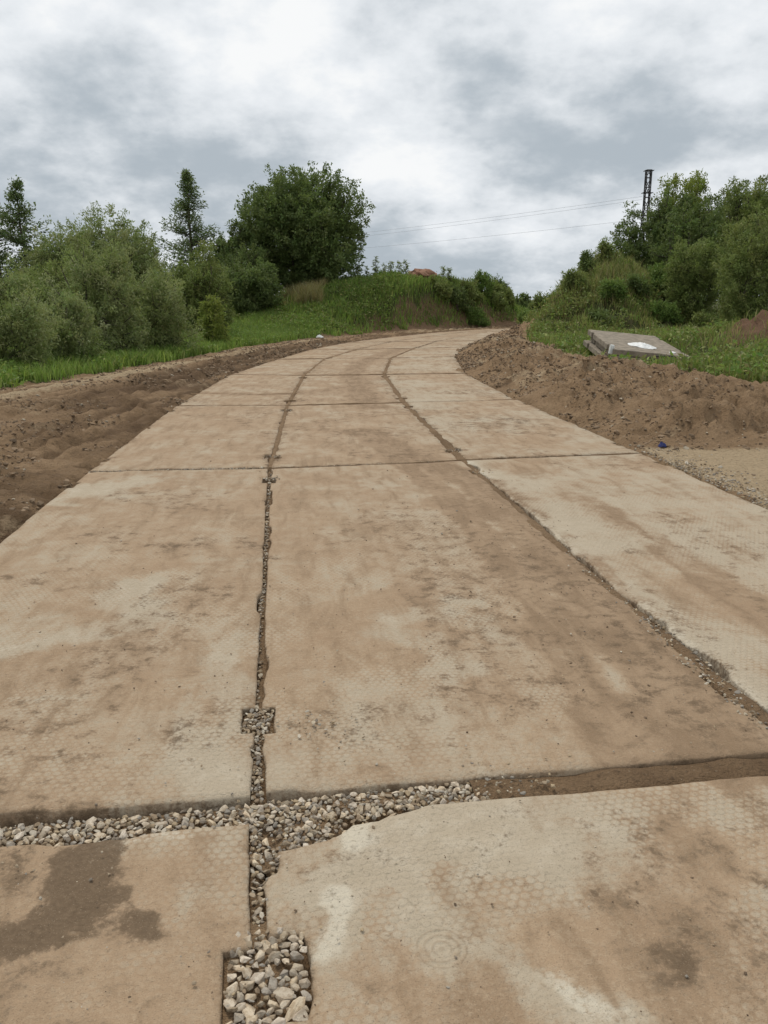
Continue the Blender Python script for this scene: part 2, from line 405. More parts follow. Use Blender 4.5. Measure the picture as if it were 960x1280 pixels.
def masks(x, y):
    dL = sdist(x, y, PL); dR = -sdist(x, y, PR); dG = sdist(x, y, PG)
    nA = fbm(x * .5, y * .5, 4, 3) - .5; nB = fbm(x * 1.7, y * 1.7, 4, 13) - .5
    bw = berm_width(y)
    veg = np.maximum(sst(dG + .9 * nB, .0, .35), sst(dR + .9 * nB, bw + .05, bw + .5) * sst(y, 10.5, 12.5))
    veg = np.maximum(veg, sst(np.hypot(x, y), 62, 75) * ((dL > .3) | (dR > .3)))
    red = (1 - sst(np.hypot((x - 11.6) / 2.3, (y - 24.9) / 2.3) + nB * .8, .55, 1.0))
    scar = (1 - sst(np.abs(dG - .5) + 1.2 * nB, .2, .9)) * sst(y, 36, 39) * (x < 12)
    red = np.maximum(red, scar * .6)
    veg = veg * (1 - red * .9)
    veg = veg * sst(np.hypot((x - 6.9) / 1.5, (y - 22.6) / 2.6), .8, 1.05)
    sand = (1 - sst(y + .5 * nB, 9.3, 9.9)) * sst(dR, .0, .15) * (.95 + .7 * nA + .4 * nB)
    sand = np.maximum(sand, (.60 + .5 * nA + .9 * (fbm(dG * 4.2, y * .12, 3, 61) - .5)) * np.exp(-((dG + .8 + .6 * nB) / .85) ** 2) * (dL > .3) * sst(y, 12, 15))
    sand = np.maximum(sand, .4 * sst(nA + .4 * nB, .08, .25) * (dL > 0) * (dG < 0))
    sand = np.maximum(sand, (.5 * sst(nA + .5 * nB, .02, .2)) * (dR > .3) * (dR < bw) * (y > 9.8))
    damp_dark = (.42 + 1.2 * nA + .5 * nB) * (dL > -.2) * (1 - .75 * sst(dL, .9, 2.2)) + .08 * (dL > -.2)
    damp_dark = damp_dark + 1.0 * (fbm(dG * 5, y * .12, 3, 65) - .5) * (dL > .4)
    wgl = -dG + .3 * (fbm(y * .2, x * 0 + 2, 2, 5) - .5)
    rut = 0 * x
    for c, wd_, dp in RUTS: rut = np.maximum(rut, np.exp(-((wgl - c) / (wd_ * 1.0)) ** 2) * sst(y, 7, 11) * sst(fbm(y * .12, x * 0 + c * 9, 2, 6), .15, .5) * (dL > 0.1))
    sand = sand * (1 - .95 * rut)
    for c, wd_, dp in RUTS: damp_dark = np.maximum(damp_dark, 1.0 * np.exp(-((wgl - c) / (wd_ * 1.1)) ** 2) * sst(y, 7, 11) * (.3 + 1.2 * fbm(y * .12, x * 0 + c * 9, 2, 6)) * (dL > 0))  # darker tone put into the rut troughs so their relief shows by colour
    damp_dark = np.maximum(damp_dark, (.14 + 1.3 * nA + .8 * nB) * (dR > -.2) * sst(y, 9.3, 9.6))
    return np.stack([np.clip(veg, 0, 1), np.clip(sand, 0, 1), np.clip(damp_dark, 0, 1), np.clip(red, 0, 1)], -1)

def axis(a, b, h0, x0, x1, g):
    """coordinates with step h0 on x0..x1 growing geometrically outside to a and b"""
    v = list(np.arange(x0, x1 + 1e-6, h0))
    s = h0
    while v[-1] < b: s *= g; v.append(v[-1] + s)
    s = h0; lo = []
    p = x0
    while p > a: s *= g; p -= s; lo.append(p)
    return np.array(lo[::-1] + v)
gx = axis(-1500, 1500, .052, -9, 9, 1.045)
gy = [-6.]
while gy[-1] < 2000:
    p = gy[-1]
    gy.append(p + (.5 if p < 4.5 else (.042 if p < 7 else .042 * (p / 7) ** 1.05 if p < 60 else .042 * (60 / 7) ** 1.05 * 1.06 ** (len(gy) - gy60))))
    if p < 60: gy60 = len(gy)
gy = np.array([-1500, -400, -120, -50, -25, -12] + gy)
X, Y = np.meshgrid(gx, gy)
Z = ground(X, Y)
nx, ny = len(gx), len(gy)
idx = np.arange(nx * ny).reshape(ny, nx)
quads = np.stack([idx[:-1, :-1], idx[:-1, 1:], idx[1:, 1:], idx[1:, :-1]], -1).reshape(-1, 4)
mk = masks(X.ravel(), Y.ravel())
g = link('ground', mesh_np('ground', np.stack([X.ravel(), Y.ravel(), Z.ravel()], -1), quads, M_soil, True, mk))
tag(g, 'brown bare earth with wheel ruts, soil banks and grassy mounds around the road', kind='structure')

# ------------------------------------------------------------------ road: bedding, slabs
def strip(polyA, polyB, n, z, name, mat, cols):
    pass
bv = []; bf = []
for i, r in enumerate(ROWS):
    (lx, ly), (rx, ry) = r[0], r[3]
    for k in range(13):
        s = k / 12; bv.append((lx + (rx - lx) * s, ly + (ry - ly) * s, -.075))
for i in range(len(ROWS) - 1):
    for k in range(12):
        a = i * 13 + k; bf.append((a, a + 1, a + 14, a + 13))
bv = np.array(bv)
road = link('road', mesh_np('road', bv, np.array(bf), M_fill, False, np.tile([[0, 0, .75, 0]], (len(bv), 1))))
tag(road, 'road of dusty concrete slabs in three rows bending right between soil banks', kind='structure')

def slab_masks(x, y, ri, ci):
    """dirt film, damp stains and pale worn concrete as they lie on the road"""
    nA = fbm(x * .8, y * .8, 4, 61) - .5; nB = fbm(x * 3, y * 3, 4, 67) - .5; nC = fbm(x * 9, y * 9, 3, 71) - .5; WX = 1.3 * (fbm(x * 2.1, y * 2.1, 5, 73, .6) - .5); WY = 1.3 * (fbm(x * 2.1, y * 2.1, 5, 79, .6) - .5)
    dirt = .62 + .5 * nA + .25 * nB; damp_dark = 0 * x - .1; pale = 0 * x
    if ci == 2: dirt = dirt - .12 + .3 * nA
    if ri == 0 and ci == 1: dirt = dirt - .12
    def blob(cx, cy, rx, ry, a=0., soft=.5, k=.5):
        ca, sa = math.cos(R(a)), math.sin(R(a))
        xw = x + WX * min(1.2, rx * 2.2 + .12); yw = y + WY * min(1.2, ry * 2.2 + .12)
        u = (xw - cx) * ca + (yw - cy) * sa; v = -(xw - cx) * sa + (yw - cy) * ca
        return 1 - sst(np.hypot(u / rx, v / ry) + k * (nB * 1.3 + nC * 1.3), 1 - soft, 1 + soft * .4)
    def track(pts, wd, k=.12):
        return 1 - sst(np.abs(sdist(x, y, pts)) + k * (nB + nC), wd * .55, wd)
    # damp blotches
    damp_dark = np.maximum(damp_dark, .95 * blob(-1.08, 2.19, .24, .15, -8)); damp_dark = np.maximum(damp_dark, .95 * blob(-.93, 2.03, .17, .2, 15))
    damp_dark = np.maximum(damp_dark, .8 * blob(-1.05, 1.95, .2, .18, 0))
    damp_dark = np.maximum(damp_dark, .55 * blob(.8, 1.87, .12, .075, -25)); dirt = dirt + .5 * blob(.72, 1.92, .24, .14, -30) + .35 * blob(1.05, 2.12, .3, .22)
    damp_dark = np.maximum(damp_dark, .5 * blob(2.0, 11.9, .45, .35)); damp_dark = np.maximum(damp_dark, .35 * blob(1.75, 11.3, .9, .9))
    damp_dark = np.maximum(damp_dark, .42 * blob(-1.5, 5.6, .7, .28, -8)); damp_dark = np.maximum(damp_dark, .3 * blob(-2.2, 4.9, .5, .3, -8))
    damp_dark = np.maximum(damp_dark, .36 * blob(-1.13, 2.95, .16, .3, 10)); damp_dark = np.maximum(damp_dark, .32 * blob(.55, 3.4, .5, .18, 8))
    damp_dark = np.maximum(damp_dark, .4 * blob(.05, 3.05, .35, .22, 6))
    damp_dark = np.maximum(damp_dark, .3 * blob(.8, 4.9, .3, .25, 20))
    # wheel tracks
    tk = np.maximum(track([(1.28, 2.9), (1.3, 3.6), (1.22, 5.2), (.95, 7.6), (.1, 9.7), (-.3, 11)], .3), .9 * track([(.95, 2.8), (.9, 4.5), (.62, 7.0), (.1, 9.0)], .17))
    tk = np.maximum(tk, track([(-.2, 13.5), (-.55, 17), (-.75, 19.5), (-.65, 22.5), (-.3, 25.5), (.6, 30)], .33))
    tk = np.maximum(tk, .8 * track([(-3.6, 15.6), (-2.2, 15.3), (-1.2, 16), (-.6, 17)], .25))
    tk = np.maximum(tk, .6 * track([(2.2, 3.2), (2.0, 5.5), (1.75, 7.0)], .2))
    dirt = dirt + .5 * tk; damp_dark = np.maximum(damp_dark, .22 * tk * (.8 + 1.2 * nB))
    damp_dark = np.maximum(damp_dark, .31 * sst(fbm(x * 1.3, y * .35, 4, 87), .56, .75)); damp_dark = np.maximum(damp_dark, .28 * sst(fbm(x * .9 + 4, y * 1.1, 5, 89), .58, .72))
    # pale worn patches where the studs show
    for b in (blob(-1.85, 3.87, .3, .25), blob(-1.5, 4.5, .22, .6, -20), blob(.3, 3.95, .28, .45, 10), blob(.42, 2.38, .5, .22, 8), blob(.53, 1.78, .12, .3, 25),
              blob(-.1, 2.15, .22, .16), .9 * blob(-.18, 1.9, .09, .35), blob(.15, 2.1, .5, .35), blob(-.7, 3.3, .12, 1.2, 7), blob(-2.6, 7.6, .8, .5), blob(-1.46, 3.27, .4, .03, 8)):
        dirt = dirt - .33 * b; pale = np.maximum(pale, .30 * b)
    pale = np.maximum(pale, 1.0 * blob(-.12, 2.33, .14, .06, 30)); pale = np.maximum(pale, blob(.54, 1.8, .05, .2, 25)); pale = np.maximum(pale, .8 * blob(-1.0, 2.37, .3, .05, 8))
    pale = np.maximum(pale, .9 * blob(-.19, 1.82, .05, .22)); dirt -= .3 * blob(-.19, 1.82, .07, .25)
    return dirt, damp_dark, pale, tk

def edge_dist(px, py, ox, oy):
    ax, ay = ox, oy; bx, by = np.roll(ox, -1), np.roll(oy, -1)
    out = np.empty(len(px))
    for s in range(0, len(px), 4000):
        X_, Y_ = px[s:s + 4000, None], py[s:s + 4000, None]
        dx, dy = bx - ax, by - ay
        t = np.clip(((X_ - ax) * dx + (Y_ - ay) * dy) / (dx * dx + dy * dy + 1e-12), 0, 1)
        out[s:s + 4000] = np.sqrt(((X_ - ax - t * dx) ** 2 + (Y_ - ay - t * dy) ** 2).min(1))
    return out

GAPS = [.06, .145, .055, .055, .06, .06, .06] + [.06] * 10
JG = .021                                              # half width of the long joints
def make_slab(ri, ci):
    A = [Vector(p) for p in (ROWS[ri][ci], ROWS[ri][ci + 1], ROWS[ri + 1][ci + 1], ROWS[ri + 1][ci])]
    ex = (A[1] - A[0]).normalized(); ex2 = (A[2] - A[3]).normalized()
    ey = (A[3] - A[0]).normalized(); ey2 = (A[2] - A[1]).normalized()
    g0, g1 = GAPS[ri] / 2, GAPS[ri + 1] / 2
    wob = random.uniform(-.006, .006)
    JG = .017 if (ri == 1 and ci < 2) else .021
    q = [A[0] + ex * (JG + wob) + ey * g0, A[1] - ex * JG + ey2 * g0, A[2] - ex2 * JG - ey2 * g1, A[3] + ex2 * (JG + wob) - ey * g1]
    near = ri < 2 or (ri == 2)
    step = .022 if ri == 0 else (.03 if ri == 1 else (.07 if ri == 2 else .16))
    res = .028 if ri < 2 else (.06 if ri == 2 else .12)
    W = ((q[1] - q[0]).length + (q[2] - q[3]).length) / 2; L = ((q[3] - q[0]).length + (q[2] - q[1]).length) / 2
    def P(u, v): return (q[0] * (1 - u) + q[1] * u) * (1 - v) + (q[3] * (1 - u) + q[2] * u) * v
    # outline in (u, v) metres, counter clockwise, with lifting pockets in the long sides
    out = []
    def run(a, b):
        n = max(1, int((Vector(b) - Vector(a)).length / res))
        for i in range(n): out.append((a[0] + (b[0] - a[0]) * i / n, a[1] + (b[1] - a[1]) * i / n))
    def side(x0, sgn, up, dep, half, cs):
        pts = [(x0, 0)]
        for c in cs: pts += [(x0, c - half), (x0 + sgn * dep, c - half), (x0 + sgn * dep, c + half), (x0, c + half)]
        pts.append((x0, L))
        if not up: pts = pts[::-1]
        for a, b in zip(pts[:-1], pts[1:]): run(a, b)
    cs = [.60, L - .60]
    if ri == 0: cs = [.6, L - (.70 if ci == 0 else .66)]
    elif ri == 1: cs = [.56, L - .60]
    run((0, 0), (W, 0)); side(W, -1, True, .05 if ri else .075, .11 if ri else .14, cs)
    run((W, L), (0, L))
    if ri == 1 and ci == 2: cs = []
    side(0, 1, False, .05 if ri else .085, .11 if ri else .14, cs)
    o = np.array(out)
    # ragged, chipped edges
    sd = ri * 7 + ci * 3
    amp = .010 + (.035 if (ci == 2 and ri >= 1) else 0.)
    jx = fbm(o[:, 0] * 4 + sd * 9.1, o[:, 1] * 4, 5, 91 + sd, .6) - .5; jy = fbm(o[:, 0] * 4, o[:, 1] * 4 + sd * 3.3, 5, 95 + sd, .6) - .5
    chip = np.minimum(.022, np.maximum(0, fbm(o[:, 0] * 2.7, o[:, 1] * 2.7, 4, 33 + sd) - .58) * .18)
    if ci == 2 and ri >= 1:
        m = o[:, 0] < .3; o[m, 0] += (jx[m]) * .08 + .005
        if ri == 1: o[m, 0] += .05 * np.exp(-((o[m, 1] - .75) / .28) ** 2) + .03 * np.exp(-((o[m, 1] - .3) / .2) ** 2)
        amp = .012
    cxm, cym = W / 2, L / 2
    o[:, 0] += jx * amp * 1.6 + chip * np.sign(cxm - o[:, 0]) * (np.abs(o[:, 0] - cxm) > cxm - .15)
    o[:, 1] += jy * amp * 1.6 + chip * np.sign(cym - o[:, 1]) * (np.abs(o[:, 1] - cym) > cym - .15)
    uvo = o.copy()
    wp_ = np.array([P(a / W, b / L) for a, b in o])
    if ri == 0 and ci == 1:                              # broken corner and rounded pocket of the front slab
        for cx, cy, r, dx_, dy_ in ((-.42, 2.45, .30, .05, -.13), (-.10, 2.5, .26, .02, -.05), (-.22, 1.80, .17, .03, 0)):
            k_ = np.clip(1 - ((wp_[:, 0] - cx) ** 2 + (wp_[:, 1] - cy) ** 2) / r ** 2, 0, 1)
            wp_[:, 0] += dx_ * k_; wp_[:, 1] += dy_ * k_
        jj = (fbm(wp_[:, 0] * 14, wp_[:, 1] * 14, 4, 5, .6) - .5) * .02; wp_[:, 0] += jj
    # inner ring
    t = np.roll(wp_, -1, 0) - np.roll(wp_, 1, 0); t /= np.linalg.norm(t, axis=1)[:, None] + 1e-9
    nrm = np.stack([-t[:, 1], t[:, 0]], -1)
    bev = .009 if ri < 3 else .015
    ring = wp_ + nrm * bev
    # interior points
    nu, nv = max(2, int(W / step)), max(2, int(L / step))
    uu, vv = np.meshgrid((np.arange(nu) + .5) / nu, (np.arange(nv) + .5) / nv)
    uu = uu.ravel() + rng.uniform(-.25, .25, uu.size) / nu; vv = vv.ravel() + rng.uniform(-.25, .25, vv.size) / nv
    q_ = np.array(q)
    px = (q_[0, 0] * (1 - uu) + q_[1, 0] * uu) * (1 - vv) + (q_[3, 0] * (1 - uu) + q_[2, 0] * uu) * vv
    py = (q_[0, 1] * (1 - uu) + q_[1, 1] * uu) * (1 - vv) + (q_[3, 1] * (1 - uu) + q_[2, 1] * uu) * vv
    keep = edge_dist(px, py, ring[:, 0], ring[:, 1]) > step * .45
    if ri == 0: keep &= (py > .8)                        # behind the viewer: coarse
    px, py = px[keep], py[keep]
    n = len(ring)
    pts = [Vector(p) for p in ring] + [Vector((a, b)) for a, b in zip(px, py)]
    vs, es, fs, ov, oe, of = delaunay_2d_cdt(pts, [(i, (i + 1) % n) for i in range(n)], [], 1, 1e-5)
    v2 = np.array([tuple(v) for v in vs]); f = np.array(fs, dtype=np.int64)
    mp = {}
    for k, l in enumerate(ov):
        for i in l: mp[i] = k
    ed = edge_dist(v2[:, 0], v2[:, 1], wp_[:, 0], wp_[:, 1])
    zt = .012 * (fbm(v2[:, 0] * .9, v2[:, 1] * .9, 3, 15 + sd) - .5) + .008 * (fbm(v2[:, 0] * 5, v2[:, 1] * 5, 4, 19) - .5) - .006 * np.exp(-ed / .02)
    zt += .016 * np.maximum(0, fbm(v2[:, 0] * 2.4, v2[:, 1] * 2.4, 4, 83) - .55) 
    if ri == 0 and ci == 1: zt -= .012 * np.exp(-ed / .04) * (v2[:, 0] < 0)
    tilt = {(1, 2): .006, (0, 1): .006, (1, 0): .008}.get((ri, ci), random.uniform(-.004, .008))
    zt += tilt
    ringi = np.array([mp[i] for i in range(n)])
    nb = len(v2)
    z1 = zt[ringi] - bev * .9; 
    top = np.column_stack([v2, zt]); r1 = np.column_stack([wp_, z1]); r2 = np.column_stack([wp_ + nrm * .01, np.full(n, -.15)])
    verts = np.concatenate([top, r1, r2])
    a = ringi; b = np.roll(ringi, -1); c = nb + np.arange(n); d_ = nb + (np.arange(n) + 1) % n; e = c + n; f_ = d_ + n
    tri = np.concatenate([f, np.stack([a, c, d_], -1), np.stack([a, d_, b], -1), np.stack([c, e, f_], -1), np.stack([c, f_, d_], -1)])
    dirt, damp_dark, pale, trk = slab_masks(verts[:, 0], verts[:, 1], ri, ci)
    edv = edge_dist(verts[:, 0], verts[:, 1], wp_[:, 0], wp_[:, 1])
    if ri >= 2: 
        damp_dark = np.maximum(damp_dark, .5 * np.exp(-edv / .05)); 
    if ci == 2 and ri >= 1:
        m = np.abs(sdist(verts[:, 0], verts[:, 1], [r[2] for r in ROWS[:6]])); pale = np.maximum(pale, .65 * np.exp(-np.maximum(0, m - .05) / .07) * (ri == 1)); dirt -= .5 * np.exp(-m / .15) * (ri == 1)
    damp_dark[nb:] = np.maximum(damp_dark[nb:], .45)
    cols = np.stack([dirt, damp_dark, pale, np.clip(trk, 0, 1)], -1)
    ang = math.atan2(ey.y, ey.x) - math.pi / 2; ca, sa = math.cos(-ang), math.sin(-ang)
    lx, ly = verts[:, 0] - q_[0, 0], verts[:, 1] - q_[0, 1]
    uvm = np.stack([lx * ca - ly * sa + ri * 3.1, lx * sa + ly * ca + ci * 2.7], -1)
    me = mesh_np('concrete_slab', verts, tri, M_slab, True, cols, uv=uvm)
    link('concrete_slab', me, road)
for ri in range(len(ROWS) - 1):
    for ci in range(3): make_slab(ri, ci)

# ------------------------------------------------------------------ soil packed into the joints
def soil_strip(pts, wid, zc, damp_dark, seed, sand=0., res=.05, lump=.02):
    P_ = np.array(pts, float); seg = np.hypot(*np.diff(P_, axis=0).T); cum = np.concatenate([[0], np.cumsum(seg)])
    n = max(3, int(cum[-1] / res)); s = np.linspace(0, cum[-1], n)
    x = np.interp(s, cum, P_[:, 0]); y = np.interp(s, cum, P_[:, 1])
    tx, ty = np.gradient(x), np.gradient(y); l = np.hypot(tx, ty); nx_, ny_ = -ty / l, tx / l
    K = 9; V = []
    for k in range(K):
        u = (k / (K - 1) * 2 - 1)
        wv = wid * (.75 + .6 * fbm(s * 2, s * 0 + k * .0 + (3 if u > 0 else 8), 3, seed))
        xx, yy = x + nx_ * u * wv, y + ny_ * u * wv
        z = zc - .05 * abs(u) ** 3 + lump * (fbm(xx * 9, yy * 9, 4, seed + 2) - .5) + lump * .8 * (fbm(xx * 2, yy * 2, 3, seed + 5) - .5)
        V.append(np.stack([xx, yy, z], -1))
    V = np.stack(V, 1).reshape(-1, 3)
    i = np.arange(n - 1)[:, None] * K + np.arange(K - 1)[None, :]
    F_ = np.stack([i, i + 1, i + K + 1, i + K], -1).reshape(-1, 4)[:, ::-1]
    c = np.tile([[0, sand, damp_dark, 0]], (len(V), 1))
    o = link('soil_fill', mesh_np('soil_fill', V, F_, M_fill, True, c), road); return o
def joint(ci, r0, r1): return [ROWS[i][ci] for i in range(r0, r1 + 1)]
def cross(ri, a=0, b=3): return [ROWS[ri][i] for i in range(a, b + 1)]
soil_strip([(.32, 2.632), (.8, 2.70), (1.64, 2.83), (3.5, 3.12)], .108, -.006, .55, 5, lump=.034)       # wide joint, right part
soil_strip([(-2.4, 2.22), (-.47, 2.51), (.35, 2.64)], .10, -.022, .35, 6)
soil_strip(joint(1, 0, 1), .05, -.032, .4, 7); soil_strip(joint(1, 1, 2), .05, -.028, .45, 8)
soil_strip(joint(2, 0, 1), .06, -.03, .8, 9)
soil_strip([(1.64, 2.83), (1.55, 3.5), (1.30, 5.2), (.87, 8.89)], .062, .002, .40, 10, lump=.03)
soil_strip([(-.32, 1.55), (-.33, 1.8), (-.34, 2.0)], .15, -.024, .3, 71, res=.03)
soil_strip([(-.525, 2.98), (-.53, 3.12), (-.54, 3.27)], .1, -.022, .3, 72, res=.03)
soil_strip([(-.42, 2.25), (-.3, 2.4), (-.2, 2.5)], .14, -.022, .3, 73, res=.03)
for ri in range(2, 8):
    soil_strip(cross(ri), .055 if ri < 4 else .075, .006 if ri > 2 else -.004, .6, 20 + ri, res=.08, lump=.026)
for ci in (1, 2):
    soil_strip(joint(ci, 2, 6), .052 if ci == 1 else .075, .002 if ci == 1 else .005, .3 if ci == 1 else .42, 30 + ci, res=.06, lump=.03)
soil_strip([(-3.6, 15.55), (-2.3, 15.35), (-1.62, 15.5)], .06, .002, .45, 44, res=.08, lump=.02)
for ri in (2, 3):
    for ci in (1, 2):
        for s in (.11, .9):
            a, b = ROWS[ri][ci], ROWS[ri + 1][ci]
            x, y = a[0] + (b[0] - a[0]) * s, a[1] + (b[1] - a[1]) * s
            soil_strip([(x - .10, y - .01), (x, y), (x + .10, y + .02)], .07, .005, .75, 50 + ri, res=.03, lump=.03)

# ------------------------------------------------------------------ stones
def hull_stone(r):
    bm = bmesh.new()
    el = (r.uniform(.85, 1.35), r.uniform(.55, .95), r.uniform(.38, .7))
    for _ in range(17):
        v = Vector((r.gauss(0, 1), r.gauss(0, 1), r.gauss(0, 1))).normalized() * r.uniform(.86, 1.0)
        bm.verts.new((v.x * el[0], v.y * el[1], v.z * el[2]))
    res = bmesh.ops.convex_hull(bm, input=bm.verts)
    bmesh.ops.delete(bm, geom=[e for e in res['geom_interior'] if isinstance(e, bmesh.types.BMVert)], context='VERTS')
    bmesh.ops.triangulate(bm, faces=bm.faces)
    bmesh.ops.recalc_face_normals(bm, faces=bm.faces)
    me = bpy.data.meshes.new('stone'); bm.to_mesh(me); bm.free(); me.materials.append(M_stone)
    return me
rs = random.Random(3)
protos = [hull_stone(rs) for _ in range(14)]
pv_ = []
for me in protos:
    v = np.empty(len(me.vertices) * 3, np.float32); me.vertices.foreach_get('co', v)
    f = np.empty(len(me.loops), np.int32); me.loops.foreach_get('vertex_index', f)
    pv_.append((v.reshape(-1, 3), f.reshape(-1, 3)))
stones = []                                             # x, y, z, r
def pack(sample, n, r0, r1, z, tries=30, tight=.74, zj=.008):
    mine = []
    for r in sorted((rs.uniform(r0, r1) if rs.random() < .35 else rs.uniform(r0 * .7, r0 + (r1 - r0) * .4) for _ in range(n)), reverse=True):
        r *= .9
        for _t in range(tries):
            x, y = sample()
            if all((x - a) ** 2 + (y - b) ** 2 > ((r + c) * tight) ** 2 for a, b, _, c in mine):
                mine.append((x, y, z - (.006 if z < .001 else -.002) + rs.uniform(-zj, zj * .5) - r * .35, r)); break
    stones.extend(mine)
def box_s(x0, x1, y0, y1): return lambda: (rs.uniform(x0, x1), rs.uniform(y0, y1))
def line_s(a, b, wd):
    def f():
        t = rs.random(); ox = rs.uniform(-wd, wd)
        dx, dy = b[0] - a[0], b[1] - a[1]; l = math.hypot(dx, dy)
        return a[0] + dx * t - dy / l * ox, a[1] + dy * t + dx / l * ox
    return f
pack(line_s((-.272, 1.58), (-.328, 1.95), .098), 190, .009, .029, .000, tries=60)
pack(box_s(-.585, -.475, 2.99, 3.25), 110, .008, .018, .000, tries=60)
pack(line_s((-1.6, 2.315), (-.45, 2.49), .062), 620, .008, .022, -.006, tries=40)
pack(line_s((-.48, 2.49), (.36, 2.635), .062), 470, .008, .021, -.004, tries=40)
pack(box_s(-.44, -.18, 2.24, 2.50), 110, .008, .021, -.004, tries=40)
pack(line_s((-.335, 2.12), (-.31, 2.42), .035), 60, .008, .017, -.008)
pack(line_s((-.3, 2.36), (.14, 2.54), .07), 130, .008, .021, -.006, tries=40)
pack(line_s((-.358, 1.98), (-.428, 2.42), .014), 60, .010, .017, -.010)
pack(line_s((-.2, 1.2), (-.27, 1.56), .012), 20, .010, .017, -.012)
pack(line_s((-.45, 2.58), (-.515, 2.99), .02), 80, .008, .016, -.006)
pack(line_s((-.555, 3.26), (-1.17, 8.35), .013), 260, .009, .018, -.005, zj=.010)
pack(line_s((1.60, 2.95), (1.42, 4.3), .06), 230, .007, .016, .004)
pack(line_s((1.42, 4.3), (1.25, 5.5), .03), 50, .006, .012, .006)
pack(line_s((-3.0, 8.25), (-1.25, 8.45), .035), 260, .008, .018, .004)
pack(line_s((-1.1, 8.47), (.6, 8.84), .02), 60, .006, .012, .002)
for (x, y) in ((-1.13, 7.93), (-1.24, 9.05), (-1.53, 13.05), (1.0, 8.25), (.80, 9.5)): pack(line_s((x - .10, y - .02), (x + .10, y + .02), .09), 26, .009, .018, .008)
pack(box_s(-3.9, -3.4, 13.4, 14.2), 40, .01, .022, .01)
pack(line_s((.36, 2.635), (.62, 2.675), .05), 26, .006, .014, .006, tries=3)
pack(lambda: (lambda x: (x, 2.58 + .151 * x + rs.gauss(0, .13)))(rs.uniform(-1.4, .7)), 90, .003, .010, .012, tries=2)
pack(lambda: (rs.gauss(-.33, .12), rs.uniform(1.6, 2.4)), 40, .003, .009, .012, tries=2)
# gravel shoulder beside the right slab row
def shoulder():
    t = rs.random() ** .8; y = 6.3 + 3.3 * t
    return float(np.interp(y, [6.3, 9.6], [3.27, 2.95])) + abs(rs.gauss(0, .16)) - .03 + .25 * max(0, rs.gauss(0, .6)), y
pack(shoulder, 800, .008, .024, .012, tries=3)
pack(box_s(3.4, 6.5, 6.5, 9.6), 160, .008, .02, .012)
# loose crumbs on the slabs
def scat(cx, cy, sx, sy): return lambda: (rs.gauss(cx, sx), rs.gauss(cy, sy))
pack(scat(-.28, 3.06, .06, .07), 30, .006, .013, .020); pack(scat(-.22, 3.08, .18, .14), 70, .003, .007, .015)
pack(scat(-1.1, 2.12, .10, .08), 16, .004, .011, .016)
pack(scat(.33, 2.80, .05, .04), 6, .005, .009, .010)
loose = len(stones)
pack(box_s(.3, 1.45, 2.9, 6.8), 70, .005, .013, .014, tries=1); pack(box_s(-2.4, .3, 3, 8), 50, .004, .011, .014, tries=1)
pack(box_s(-1.4, 1.6, 1.5, 2.3), 190, .0025, .006, .011, tries=1); pack(box_s(-2.2, 1.5, 2.7, 5.5), 420, .003, .007, .012, tries=1)
pack(box_s(-2.8, 2.6, 5.5, 13), 320, .003, .010, .009, tries=1); pack(box_s(.8, 1.5, 3, 7.5), 160, .002, .009, .010, tries=1)
STONE_COLS = [(.46, .39, .285), (.34, .265, .18), (.39, .30, .19), (.27, .20, .13), (.55, .49, .39), (.24, .20, .155), (.31, .28, .235)]
order = sorted(range(loose), key=lambda i: -stones[i][3] / math.hypot(stones[i][0], stones[i][1], 1.7))
inview = [i for i in order if stones[i][1] > 1.58 and abs(stones[i][0]) < .52 * stones[i][1] + .35]
single = set(inview[:300])
def rotm():
    q = Vector((rs.gauss(0, 1), rs.gauss(0, 1), rs.gauss(0, 1), rs.gauss(0, 1))); q.normalize()
    from mathutils import Quaternion
    e = Quaternion(q[:]).to_euler(); e.x *= .25; e.y *= .25
    return e
SV, SF, SC, off = [], [], [], 0
for i, (x, y, z, r) in enumerate(stones):
    k = rs.randrange(len(protos)); e = rotm(); sc = r * rs.uniform(1.0, 1.2)
    if i in single:
        o = link('stone', protos[k], road, (x, y, z)); o.rotation_euler = e; o.scale = (sc, sc, sc)
    else:
        m = np.array(e.to_matrix()); v, f = pv_[k]
        SV.append((v * sc) @ m.T + np.array([x, y, z])); SF.append(f + off); off += len(v)
        c = np.array(rs.choice(STONE_COLS)) * rs.uniform(.75, 1.1)
        if i >= loose and rs.random() < .55: c = np.array((.15, .105, .068)) * rs.uniform(.7, 1.3)
        SC.append(np.tile(c, (len(v), 1)))
o = link('gravel', mesh_np('gravel', np.concatenate(SV), np.concatenate(SF), M_gravel, False, np.concatenate(SC)), road)
tag(o, kind='stuff')

